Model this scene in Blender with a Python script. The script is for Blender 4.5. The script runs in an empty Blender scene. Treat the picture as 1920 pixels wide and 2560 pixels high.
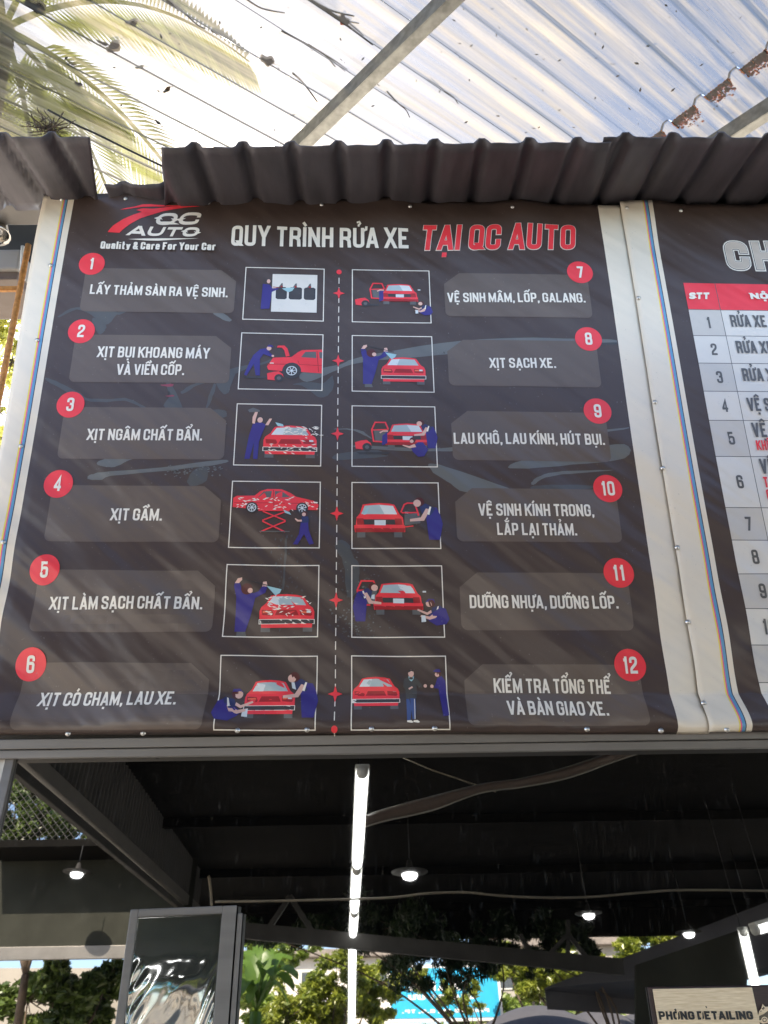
import bpy, bmesh, math, random, unicodedata
from mathutils import Vector, Matrix
random.seed(7)
SC = bpy.context.scene
COL = SC.collection
RAD = math.radians

# ------------------------------------------------------------------ camera
F = 1900.0                                   # focal length in photograph pixels
D = 2.5                                      # distance of the facade from the camera
EYE = 1.6
YAW, PITCH, ROLL = 0.0100, 0.3680, -0.0147
def cam_axes():
    cy, sy, cp, sp = math.cos(YAW), math.sin(YAW), math.cos(PITCH), math.sin(PITCH)
    f = Vector((sy*cp, cy*cp, sp)); r = Vector((cy, -sy, 0)); u = r.cross(f)
    c, s = math.cos(ROLL), math.sin(ROLL)
    return c*r + s*u, -s*r + c*u, f
CR, CU, CF = cam_axes()
cd = bpy.data.cameras.new('camera')
cam = bpy.data.objects.new('camera', cd); COL.objects.link(cam)
cd.sensor_fit = 'VERTICAL'; cd.sensor_height = 24.0; cd.lens = 24.0*F/2560.0
cd.clip_start = 0.05; cd.clip_end = 600
cam.matrix_world = Matrix(((CR.x, CU.x, -CF.x, 0), (CR.y, CU.y, -CF.y, 0), (CR.z, CU.z, -CF.z, EYE), (0, 0, 0, 1)))
SC.camera = cam

# ------------------------------------------------------------------ sky, sun, exposure
SUN_EL, SUN_AZ = RAD(44), RAD(-18)           # azimuth measured from +y (into the facade), negative = left
w = bpy.data.worlds.new('World'); SC.world = w; w.use_nodes = True
wt = w.node_tree; bg = wt.nodes['Background']
sk = wt.nodes.new('ShaderNodeTexSky'); sk.sky_type = 'NISHITA'; sk.sun_disc = False
sk.sun_elevation = SUN_EL; sk.sun_rotation = SUN_AZ
sk.air_density = .75; sk.dust_density = .9; sk.ozone_density = .9
hs = wt.nodes.new('ShaderNodeHueSaturation'); hs.inputs['Saturation'].default_value = .95
wt.links.new(sk.outputs[0], hs.inputs['Color']); wt.links.new(hs.outputs[0], bg.inputs[0]); bg.inputs[1].default_value = 0.13
sd = bpy.data.lights.new('sun', 'SUN'); sd.energy = 4.2; sd.angle = RAD(0.5); sd.color = (1.0, 0.90, 0.76)
sun = bpy.data.objects.new('sun', sd); COL.objects.link(sun)
sdir = Vector((math.sin(SUN_AZ)*math.cos(SUN_EL), math.cos(SUN_AZ)*math.cos(SUN_EL), math.sin(SUN_EL)))
sun.rotation_euler = sdir.to_track_quat('Z', 'Y').to_euler()
SC.view_settings.view_transform = 'Standard'; SC.view_settings.look = 'None'
SC.view_settings.exposure = 2.4; SC.view_settings.gamma = 1.0; SC.view_settings.use_curve_mapping = False
SC.cycles.max_bounces = 10; SC.cycles.transparent_max_bounces = 16
SC.cycles.caustics_reflective = False; SC.cycles.caustics_refractive = False
SC.cycles.sample_clamp_indirect = 6.0
SC.cycles.use_denoising = True

# ------------------------------------------------------------------ rays through photograph points (1659-wide reading scale)
S = 1/.8641
def ray(px, py):
    x = (px*S - 960)/F; y = -(py*S - 1280)/F
    return (CR*x + CU*y + CF)
CAM = Vector((0, 0, EYE))
def on_y(px, py, y):
    d = ray(px, py); return CAM + d*(y/d.y)
def on_z(px, py, z):
    d = ray(px, py); return CAM + d*((z-EYE)/d.z)
# window pane: top hung sash, pushed open at the bottom
TILT = RAD(9.0)
PIV = Vector((0, D+.03, 1.742))
PN = Vector((0, -math.cos(TILT), math.sin(TILT)))
def on_pane(px, py, off=0.0):
    d = ray(px, py); o = PIV + PN*off
    return CAM + d*((o-CAM).dot(PN)/d.dot(PN))
def mirr(v): return v - PN*(2*v.dot(PN))
CAM2 = CAM - PN*(2*(CAM-PIV).dot(PN))
def rf_y(px, py, y):                         # real place of what the pane shows at a photograph point, at depth y
    d = mirr(ray(px, py)); return CAM2 + d*((y-CAM2.y)/d.y)
def rf_x(px, py, x):
    d = mirr(ray(px, py)); return CAM2 + d*((x-CAM2.x)/d.x)
def rf_z(px, py, z):
    d = mirr(ray(px, py)); return CAM2 + d*((z-CAM2.z)/d.z)

# ------------------------------------------------------------------ materials
def lin(r, g, b):
    f = lambda c: (c/12.92 if c <= .04045 else ((c+.055)/1.055)**2.4)
    return (f(r/255), f(g/255), f(b/255), 1)
MATS = {}
def mat(name, col, rough=.6, metal=0.0, var=.12, scale=6.0, bump=0.0, bscale=30.0, spec=.5, stretch=None, col2=None):
    m = bpy.data.materials.new(name); m.use_nodes = True; nt = m.node_tree; N = nt.nodes; L = nt.links
    b = N['Principled BSDF']; b.inputs['Roughness'].default_value = rough; b.inputs['Metallic'].default_value = metal
    b.inputs['Specular IOR Level'].default_value = spec
    g = N.new('ShaderNodeNewGeometry'); mp = N.new('ShaderNodeMapping')
    if stretch: mp.inputs['Scale'].default_value = stretch
    L.new(g.outputs['Position'], mp.inputs[0])
    n = N.new('ShaderNodeTexNoise'); n.inputs['Scale'].default_value = scale; n.inputs['Detail'].default_value = 5
    L.new(mp.outputs[0], n.inputs[0])
    mx = N.new('ShaderNodeMix'); mx.data_type = 'RGBA'
    c = Vector(col[:3]); c2 = Vector(col2[:3]) if col2 else c*(1-var*2)
    mx.inputs[6].default_value = (*(c2 if col2 else c*(1-var)), 1); mx.inputs[7].default_value = (*((c) if col2 else c*(1+var)), 1)
    rp = N.new('ShaderNodeMapRange'); rp.inputs[1].default_value = .32; rp.inputs[2].default_value = .68
    L.new(n.outputs[0], rp.inputs[0]); L.new(rp.outputs[0], mx.inputs[0]); L.new(mx.outputs[2], b.inputs['Base Color'])
    if bump:
        n2 = N.new('ShaderNodeTexNoise'); n2.inputs['Scale'].default_value = bscale; n2.inputs['Detail'].default_value = 3
        L.new(mp.outputs[0], n2.inputs[0])
        bp = N.new('ShaderNodeBump'); bp.inputs['Strength'].default_value = bump; bp.inputs['Distance'].default_value = .01
        L.new(n2.outputs[0], bp.inputs['Height']); L.new(bp.outputs[0], b.inputs['Normal'])
    MATS[name] = m; return m
def vinyl(name, col, rough=.38, var=.06):    # banner print: soft folds, dust specks, slight gloss
    m = bpy.data.materials.new(name); m.use_nodes = True; nt = m.node_tree; N = nt.nodes; L = nt.links
    b = N['Principled BSDF']; b.inputs['Roughness'].default_value = rough; b.inputs['Specular IOR Level'].default_value = .42
    g = N.new('ShaderNodeNewGeometry')
    n = N.new('ShaderNodeTexNoise'); n.inputs['Scale'].default_value = 3.5; n.inputs['Detail'].default_value = 4
    L.new(g.outputs['Position'], n.inputs[0])
    mx = N.new('ShaderNodeMix'); mx.data_type = 'RGBA'; c = Vector(col[:3])
    mx.inputs[6].default_value = (*(c*(1-var)), 1); mx.inputs[7].default_value = (*(c*(1+var)), 1); L.new(n.outputs[0], mx.inputs[0])
    # dust specks
    sp = N.new('ShaderNodeTexNoise'); sp.inputs['Scale'].default_value = 120; sp.inputs['Detail'].default_value = 2
    L.new(g.outputs['Position'], sp.inputs[0])
    r = N.new('ShaderNodeMapRange'); r.inputs[1].default_value = .70; r.inputs[2].default_value = .78; r.inputs[4].default_value = .35
    L.new(sp.outputs[0], r.inputs[0])
    m2 = N.new('ShaderNodeMix'); m2.data_type = 'RGBA'; m2.inputs[7].default_value = (.28, .26, .23, 1)
    L.new(r.outputs[0], m2.inputs[0]); L.new(mx.outputs[2], m2.inputs[6]); L.new(m2.outputs[2], b.inputs['Base Color'])
    # folds
    mp = N.new('ShaderNodeMapping'); mp.inputs['Scale'].default_value = (.45, 1, 2.6)
    m0 = N.new('ShaderNodeMapping'); m0.inputs['Rotation'].default_value = (0, RAD(-40), 0); L.new(g.outputs['Position'], m0.inputs[0]); L.new(m0.outputs[0], mp.inputs[0])
    f1 = N.new('ShaderNodeTexNoise'); f1.inputs['Scale'].default_value = 1.6; f1.inputs['Detail'].default_value = 3.0; f1.inputs['Roughness'].default_value = .45
    L.new(mp.outputs[0], f1.inputs[0])
    f2 = N.new('ShaderNodeTexNoise'); f2.inputs['Scale'].default_value = 9; f2.inputs['Detail'].default_value = 2
    L.new(g.outputs['Position'], f2.inputs[0])
    b1 = N.new('ShaderNodeBump'); b1.inputs['Strength'].default_value = .9; b1.inputs['Distance'].default_value = .09
    L.new(f1.outputs[0], b1.inputs['Height'])
    sx = N.new('ShaderNodeSeparateXYZ'); L.new(g.outputs['Position'], sx.inputs[0]); fz = N.new('ShaderNodeMapRange')   # the cloth is slacker low down
    fz.inputs[1].default_value = 2.3; fz.inputs[2].default_value = 3.3; fz.inputs[3].default_value = 1.0; fz.inputs[4].default_value = .45
    L.new(sx.outputs[2], fz.inputs[0]); L.new(fz.outputs[0], b1.inputs['Strength'])
    b2 = N.new('ShaderNodeBump'); b2.inputs['Strength'].default_value = .28; b2.inputs['Distance'].default_value = .01
    L.new(f2.outputs[0], b2.inputs['Height']); L.new(b1.outputs[0], b2.inputs['Normal']); L.new(b2.outputs[0], b.inputs['Normal'])
    MATS[name] = m; return m
vinyl('black_print', (.066, .044, .036)); vinyl('white_vinyl', (.76, .67, .54), rough=.45)
vinyl('panel_print', (.125, .093, .074)); vinyl('red_print', (.80, .045, .055)); vinyl('white_print', (.80, .74, .64))
vinyl('dark_red_print', (.33, .02, .02)); vinyl('glass_print', (.38, .46, .47)); vinyl('navy_print', (.045, .032, .19))
vinyl('shirt_print', (.035, .04, .11)); vinyl('skin_print', (.70, .43, .34)); vinyl('hair_print', (.09, .022, .018))
vinyl('tyre_print', (.045, .04, .038)); vinyl('pale_print', (.62, .66, .66)); vinyl('mat_print', (.05, .043, .042))
vinyl('spray_print', (.32, .52, .55)); vinyl('grey_print', (.12, .115, .11)); vinyl('jeans_print', (.06, .09, .22))
vinyl('coat_print', (.075, .068, .06)); vinyl('orange_print', (.80, .16, .07)); vinyl('ghost_print', (.080, .078, .075))
vinyl('ghost_light_print', (.135, .135, .127)); vinyl('ghost_dim_print', (.05, .046, .044)); vinyl('ghost_pink_print', (.25, .05, .07))
vinyl('yellow_print', (.80, .66, .12)); vinyl('magenta_print', (.75, .10, .25)); vinyl('cyan_print', (.12, .30, .48))
vinyl('ink_print', (.03, .03, .035)); vinyl('cell_print', (.68, .64, .58)); vinyl('cell_dim_print', (.56, .52, .47))
vinyl('grey_ink_print', (.11, .105, .10)); vinyl('beige_print', (.52, .44, .36)); vinyl('table_red_print', (.80, .045, .06))
mat('steel_grey', (.16, .15, .14), .45, .5, .1, 8, .05); mat('dark_sheet', (.078, .069, .076), .5, .1, .28, 5, .12, 14, stretch=(3, .6, 1))
mat('galvanised', (.36, .36, .33), .45, .6, .2, 25, .06, 60, stretch=None, col2=(.22, .22, .20)); mat('dark_steel', (.032, .030, .028), .6, 0, .2, 8, spec=.2)
mat('wall_paint', (.07, .065, .06), .8, 0, .15, 5, .1); mat('screw_metal', (.62, .60, .56), .3, 1.0, .1)
mat('aluminium', (.17, .155, .14), .5, .35, .10, 4, .04, 30, stretch=(.6, 1, 8))
mat('black_matt', (.012, .012, .013), .7, 0, .1); mat('canopy_dark', (.006, .0055, .005), .9, 0, .2, 2, .2, 6, spec=.08)
mat('slat_dark', (.06, .058, .056), .7, 0, .15, 4, spec=.2); mat('fence_grey', (.036, .037, .031), .9, 0, .2, 3, .1, 20, spec=.03)
mat('wood_light', (.86, .68, .45), .55, 0, .15, 12, .05, 40, stretch=(2, 1, 30), col2=(.66, .48, .28)); mat('wood_dark', (.035, .014, .010), .5, 0, .3, 12, .05, 40, stretch=(2, 1, 30))
mat('brown_print', (.10, .075, .045), .6); mat('sign_black', (.012, .010, .009), .5)
mat('bark', (.12, .085, .06), .9, 0, .35, 10, .5, 25); mat('twig', (.05, .035, .025), .9, 0, .3, 30)
mat('dry_leaf', (.20, .045, .02), .8, 0, .4, 60, .3, 60); mat('brown_leaf', (.06, .035, .02), .8, 0, .4, 60)
mat('orange_paint', (.36, .16, .035), .6, 0, .3, 60, .2, 80)
mat('white_plastic', (.62, .62, .58), .5, 0, .06, 3); mat('chrome', (.55, .52, .48), .18, 1.0, .05)
mat('ground', (.40, .37, .32), .9, 0, .2, 3, .2, 15); mat('terrace', (.34, .31, .27), .85, 0, .2, 4, .2, 20)
mat('cell_grey', (.26, .25, .235), .6, 0, .08, 3); mat('hose', (.20, .17, .125), .55, 0, .12, 8); mat('cable', (.30, .29, .26), .6); mat('billboard_blue', (.02, .40, .66), .5, 0, .05)
mat('billboard_white', (.85, .85, .85), .5, 0, .02); mat('umbrella', (.085, .085, .10), .85, 0, .1, 4, .15, 30)
mat('house_wall', (.62, .58, .53), .8, 0, .1, 2); mat('pale_wall', (.34, .31, .27), .8, 0, .1, 2); mat('house_dark', (.06, .07, .08), .3)
mat('roof_tile', (.22, .19, .17), .8, 0, .2, 6)
def emit(name, col, s):
    m = bpy.data.materials.new(name); m.use_nodes = True; nt = m.node_tree
    nt.nodes.remove(nt.nodes['Principled BSDF']); e = nt.nodes.new('ShaderNodeEmission')
    e.inputs[0].default_value = (*col, 1); e.inputs[1].default_value = s
    nt.links.new(e.outputs[0], nt.nodes['Material Output'].inputs[0]); MATS[name] = m
emit('led_glow', (.95, .98, 1.0), 5.0)
def leafmat(name, c1, c2, tr=.45):
    m = bpy.data.materials.new(name); m.use_nodes = True; nt = m.node_tree; N = nt.nodes; L = nt.links
    N.remove(N['Principled BSDF']); g = N.new('ShaderNodeNewGeometry')
    n = N.new('ShaderNodeTexNoise'); n.inputs['Scale'].default_value = 2.2; n.inputs['Detail'].default_value = 3; L.new(g.outputs['Position'], n.inputs[0])
    ad = N.new('ShaderNodeMath'); ad.operation = 'MULTIPLY_ADD'; ad.inputs[1].default_value = .5; L.new(g.outputs['Random Per Island'], ad.inputs[0])
    mr = N.new('ShaderNodeMapRange'); mr.inputs[1].default_value = .3; mr.inputs[2].default_value = .7; mr.inputs[4].default_value = .6
    L.new(n.outputs[0], mr.inputs[0]); L.new(mr.outputs[0], ad.inputs[2])
    mx = N.new('ShaderNodeMix'); mx.data_type = 'RGBA'; mx.inputs[6].default_value = (*c1, 1); mx.inputs[7].default_value = (*c2, 1)
    L.new(ad.outputs[0], mx.inputs[0])
    d = N.new('ShaderNodeBsdfDiffuse'); t = N.new('ShaderNodeBsdfTranslucent'); gl = N.new('ShaderNodeBsdfGlossy'); gl.inputs['Roughness'].default_value = .35
    L.new(mx.outputs[2], d.inputs[0]); L.new(mx.outputs[2], t.inputs[0])
    ms = N.new('ShaderNodeMixShader'); ms.inputs[0].default_value = tr; L.new(d.outputs[0], ms.inputs[1]); L.new(t.outputs[0], ms.inputs[2])
    m2 = N.new('ShaderNodeMixShader'); m2.inputs[0].default_value = .05; L.new(ms.outputs[0], m2.inputs[1]); L.new(gl.outputs[0], m2.inputs[2])
    L.new(m2.outputs[0], N['Material Output'].inputs[0]); MATS[name] = m
leafmat('leaf_lime', (.09, .15, .02), (.42, .45, .06)); leafmat('leaf_green', (.07, .12, .02), (.30, .40, .06)); leafmat('rust_dirt', (.40, .14, .02), (.85, .38, .07), .8)
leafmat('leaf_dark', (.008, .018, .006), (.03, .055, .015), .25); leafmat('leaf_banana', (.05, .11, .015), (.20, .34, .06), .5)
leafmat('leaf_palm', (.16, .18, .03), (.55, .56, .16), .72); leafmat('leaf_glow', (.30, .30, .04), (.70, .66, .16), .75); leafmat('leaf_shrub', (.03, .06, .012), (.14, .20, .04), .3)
# clear corrugated plastic, streaked with dirt along its ribs
RIB_AZ = RAD(53.6); RIB = Vector((math.sin(RIB_AZ), math.cos(RIB_AZ), 0)); PUR = Vector((-math.cos(RIB_AZ), math.sin(RIB_AZ), 0))
def plastic(name, base=.30):
    m = bpy.data.materials.new(name); m.use_nodes = True; nt = m.node_tree; N = nt.nodes; L = nt.links
    N.remove(N['Principled BSDF']); g = N.new('ShaderNodeNewGeometry')
    def axis(v):
        d = N.new('ShaderNodeVectorMath'); d.operation = 'DOT_PRODUCT'; d.inputs[1].default_value = v; L.new(g.outputs['Position'], d.inputs[0]); return d.outputs['Value']
    a, b = axis(RIB), axis(PUR)
    def streak(sa, sb, detail=6):
        cx = N.new('ShaderNodeCombineXYZ')
        for s_, src, i in ((sa, a, 0), (sb, b, 1)):
            k = N.new('ShaderNodeMath'); k.operation = 'MULTIPLY'; k.inputs[1].default_value = s_; L.new(src, k.inputs[0]); L.new(k.outputs[0], cx.inputs[i])
        n = N.new('ShaderNodeTexNoise'); n.inputs['Scale'].default_value = 1; n.inputs['Detail'].default_value = detail; n.inputs['Roughness'].default_value = .62
        L.new(cx.outputs[0], n.inputs[0]); return n.outputs[0]
    s1 = streak(1.0, 26); s2 = streak(.8, 2.2, 3)
    mr = N.new('ShaderNodeMapRange'); mr.inputs[1].default_value = .36; mr.inputs[2].default_value = .66; mr.inputs[3].default_value = base-.27; mr.inputs[4].default_value = base+.34
    L.new(s1, mr.inputs[0])
    mr2 = N.new('ShaderNodeMapRange'); mr2.inputs[1].default_value = .35; mr2.inputs[2].default_value = .65; mr2.inputs[3].default_value = -.20; mr2.inputs[4].default_value = .22
    L.new(s2, mr2.inputs[0])
    ad = N.new('ShaderNodeMath'); ad.operation = 'ADD'; ad.use_clamp = True; L.new(mr.outputs[0], ad.inputs[0]); L.new(mr2.outputs[0], ad.inputs[1])
    tp = N.new('ShaderNodeBsdfTransparent'); tp.inputs[0].default_value = (.25, .26, .265, 1)
    tl = N.new('ShaderNodeBsdfTranslucent'); tl.inputs[0].default_value = (.20, .17, .12, 1)
    rf = N.new('ShaderNodeBsdfRefraction'); rf.inputs['Roughness'].default_value = .30; rf.inputs['IOR'].default_value = 1.25; rf.inputs[0].default_value = (.27, .245, .19, 1)
    gl = N.new('ShaderNodeBsdfGlossy'); gl.inputs['Roughness'].default_value = .2
    m1 = N.new('ShaderNodeMixShader'); L.new(ad.outputs[0], m1.inputs[0]); L.new(tp.outputs[0], m1.inputs[1]); L.new(tl.outputs[0], m1.inputs[2])
    m2 = N.new('ShaderNodeMixShader'); m2.inputs[0].default_value = .26; L.new(m1.outputs[0], m2.inputs[1]); L.new(rf.outputs[0], m2.inputs[2])
    m3 = N.new('ShaderNodeMixShader'); m3.inputs[0].default_value = .05; L.new(m2.outputs[0], m3.inputs[1]); L.new(gl.outputs[0], m3.inputs[2])
    L.new(m3.outputs[0], N['Material Output'].inputs[0]); MATS[name] = m
plastic('clear_plastic', .27); plastic('clear_plastic_older', .40)
def glassmat(name, refl, rough, base):
    m = bpy.data.materials.new(name); m.use_nodes = True; nt = m.node_tree; N = nt.nodes; L = nt.links
    N.remove(N['Principled BSDF'])
    d = N.new('ShaderNodeBsdfDiffuse'); d.inputs[0].default_value = (*base, 1)
    gl = N.new('ShaderNodeBsdfGlossy'); gl.inputs['Roughness'].default_value = rough; gl.inputs[0].default_value = (1, .98, .93, 1)
    g = N.new('ShaderNodeNewGeometry'); n = N.new('ShaderNodeTexNoise'); n.inputs['Scale'].default_value = 90; n.inputs['Detail'].default_value = 4
    mp = N.new('ShaderNodeMapping'); mp.inputs['Scale'].default_value = (1, 1, .18); L.new(g.outputs['Position'], mp.inputs[0]); L.new(mp.outputs[0], n.inputs[0])
    mr = N.new('ShaderNodeMapRange'); mr.inputs[1].default_value = .60; mr.inputs[2].default_value = .85; L.new(n.outputs[0], mr.inputs[0])
    mx = N.new('ShaderNodeMix'); mx.data_type = 'RGBA'; mx.inputs[6].default_value = (*base, 1); mx.inputs[7].default_value = (.045, .041, .036, 1)
    L.new(mr.outputs[0], mx.inputs[0]); L.new(mx.outputs[2], d.inputs[0])
    ms = N.new('ShaderNodeMixShader'); ms.inputs[0].default_value = refl; L.new(d.outputs[0], ms.inputs[1]); L.new(gl.outputs[0], ms.inputs[2])
    L.new(ms.outputs[0], N['Material Output'].inputs[0]); MATS[name] = m
glassmat('tinted_glass', .35, 0.014, (.0012, .0012, .0012)); glassmat('mirror_film', .22, .06, (.040, .042, .034))

# ------------------------------------------------------------------ object helpers
def obj(name, me, mats, parent=None):
    o = bpy.data.objects.new(name, me); COL.objects.link(o)
    for k in ([mats] if isinstance(mats, str) else mats): me.materials.append(MATS[k])
    if parent: o.parent = parent
    return o
def thing(name, label, cat, group=None, loc=(0, 0, 0)):
    o = bpy.data.objects.new(name, None); COL.objects.link(o); o.location = loc; o.empty_display_size = .1
    o['label'] = label; o['category'] = cat
    if group: o['group'] = group
    return o
def tag(o, label, cat, group=None, kind=None):
    o['label'] = label; o['category'] = cat
    if group: o['group'] = group
    if kind: o['kind'] = kind
    return o
def structure(o, label, cat):
    o['kind'] = 'structure'; o['label'] = label; o['category'] = cat; return o
def local(o, parent):                        # parent without moving: thing empties stand at their base, meshes are in world space
    o.parent = parent; o.matrix_parent_inverse = Matrix.Translation(-parent.location); return o
def mesh(name, vs, fs, mats, parent=None, mi=None, smooth=False):
    me = bpy.data.meshes.new(name); me.from_pydata([tuple(v) for v in vs], [], fs); me.update()
    o = obj(name, me, mats)
    if mi: me.polygons.foreach_set('material_index', mi)
    if smooth: me.polygons.foreach_set('use_smooth', [True]*len(me.polygons))
    if parent: local(o, parent)
    return o
def bm_obj(name, bm, mats, parent=None, smooth=False):
    me = bpy.data.meshes.new(name); bm.to_mesh(me); bm.free()
    o = obj(name, me, mats)
    if smooth: me.polygons.foreach_set('use_smooth', [True]*len(me.polygons))
    if parent: local(o, parent)
    return o
def add_box(bm, lo, hi, bev=0.0):
    c = [(a+b)/2 for a, b in zip(lo, hi)]; s = [abs(b-a) for a, b in zip(lo, hi)]
    r = bmesh.ops.create_cube(bm, size=1, matrix=Matrix.Translation(c) @ Matrix.Diagonal((*s, 1)))
    if bev:
        es = list({e for v in r['verts'] for e in v.link_edges})
        bmesh.ops.bevel(bm, geom=es, offset=bev, segments=2, affect='EDGES', profile=.6)
def add_bar(bm, p, q, wx, wy, up=Vector((0, 0, 1)), bev=0.0):   # rectangular bar from p to q
    p, q = Vector(p), Vector(q); a = (q-p).normalized(); s = a.cross(up).normalized(); u = s.cross(a)
    m = Matrix(((s.x, a.x, u.x, 0), (s.y, a.y, u.y, 0), (s.z, a.z, u.z, 0), (0, 0, 0, 1)))
    r = bmesh.ops.create_cube(bm, size=1, matrix=Matrix.Translation((p+q)/2) @ m @ Matrix.Diagonal((wx, (q-p).length, wy, 1)))
    if bev:
        es = list({e for v in r['verts'] for e in v.link_edges})
        bmesh.ops.bevel(bm, geom=es, offset=bev, segments=2, affect='EDGES')
def bar(name, p, q, wx, wy, m, parent=None, bev=.004, up=Vector((0, 0, 1))):
    bm = bmesh.new(); add_bar(bm, p, q, wx, wy, up, bev); return bm_obj(name, bm, m, parent)
def smooth_path(pts, n=6):
    P = [Vector(p) for p in pts]; out = []
    for i in range(len(P)-1):
        a, b, c, d = P[max(i-1, 0)], P[i], P[i+1], P[min(i+2, len(P)-1)]
        for k in range(n):
            t = k/n; out.append(.5*((2*b)+(-a+c)*t+(2*a-5*b+4*c-d)*t*t+(-a+3*b-3*c+d)*t**3))
    out.append(P[-1]); return out
def add_tube(bm, pts, rad, sides=8, caps=True):
    rings = []; n = len(pts)
    for i, p in enumerate(pts):
        t = (Vector(pts[min(i+1, n-1)])-Vector(pts[max(i-1, 0)])).normalized()
        ref = Vector((0, 0, 1)) if abs(t.z) < .9 else Vector((1, 0, 0))
        s = t.cross(ref).normalized(); u = s.cross(t); r = rad[i] if isinstance(rad, (list, tuple)) else rad
        rings.append([bm.verts.new(Vector(p)+(s*math.cos(a)+u*math.sin(a))*r) for a in [2*math.pi*k/sides for k in range(sides)]])
    for a, b in zip(rings, rings[1:]):
        for k in range(sides): bm.faces.new((a[k], a[(k+1) % sides], b[(k+1) % sides], b[k]))
    if caps and sides > 2:
        bm.faces.new(rings[0][::-1]); bm.faces.new(rings[-1])
def tube(name, pts, rad, m, parent=None, sides=8):
    bm = bmesh.new(); add_tube(bm, pts, rad, sides); return bm_obj(name, bm, m, parent, True)
def add_lathe(bm, c, prof, n=24, ax=Matrix.Identity(3)):        # prof: (radius, height) pairs about local z
    rings = []
    for r, h in prof:
        rings.append([bm.verts.new(Vector(c)+ax @ Vector((r*math.cos(a), r*math.sin(a), h))) for a in [2*math.pi*k/n for k in range(n)]])
    for a, b in zip(rings, rings[1:]):
        for k in range(n): bm.faces.new((a[k], a[(k+1) % n], b[(k+1) % n], b[k]))
    bm.faces.new(rings[0][::-1]); bm.faces.new(rings[-1])
def slab(name, quad, th, m, parent=None, nrm=None):             # four corners + thickness
    q = [Vector(p) for p in quad]; n = nrm or (q[1]-q[0]).cross(q[3]-q[0]).normalized()
    vs = q+[p+n*th for p in q]
    return mesh(name, vs, [(0, 1, 2, 3), (7, 6, 5, 4), (0, 4, 5, 1), (1, 5, 6, 2), (2, 6, 7, 3), (3, 7, 4, 0)], m, parent)

# ================================================================== ground
bm = bmesh.new(); add_box(bm, (-300, -300, -.4), (300, 300, 0)); structure(bm_obj('ground', bm, 'ground'), 'pale dusty yard ground stretching around the car wash', 'ground')
bm = bmesh.new(); add_box(bm, (-3.5, -4.6, -.2), (4.8, 2.62, .06), .01); structure(bm_obj('forecourt', bm, 'terrace'), 'worn concrete forecourt in front of the facade', 'forecourt')

# ================================================================== facade wall
bm = bmesh.new(); add_box(bm, (-1.29, D+.03, 1.812), (4.6, D+.16, 3.955), .004); add_box(bm, (-1.29, D+.05, 3.9555), (4.6, D+.16, 4.06), .004); add_box(bm, (-1.29, D+.031, 0.05), (4.6, D+.16, .32), .004)
tag(bm_obj('facade_wall', bm, 'wall_paint'), 'dark painted facade wall behind the two printed banners', 'wall')

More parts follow.
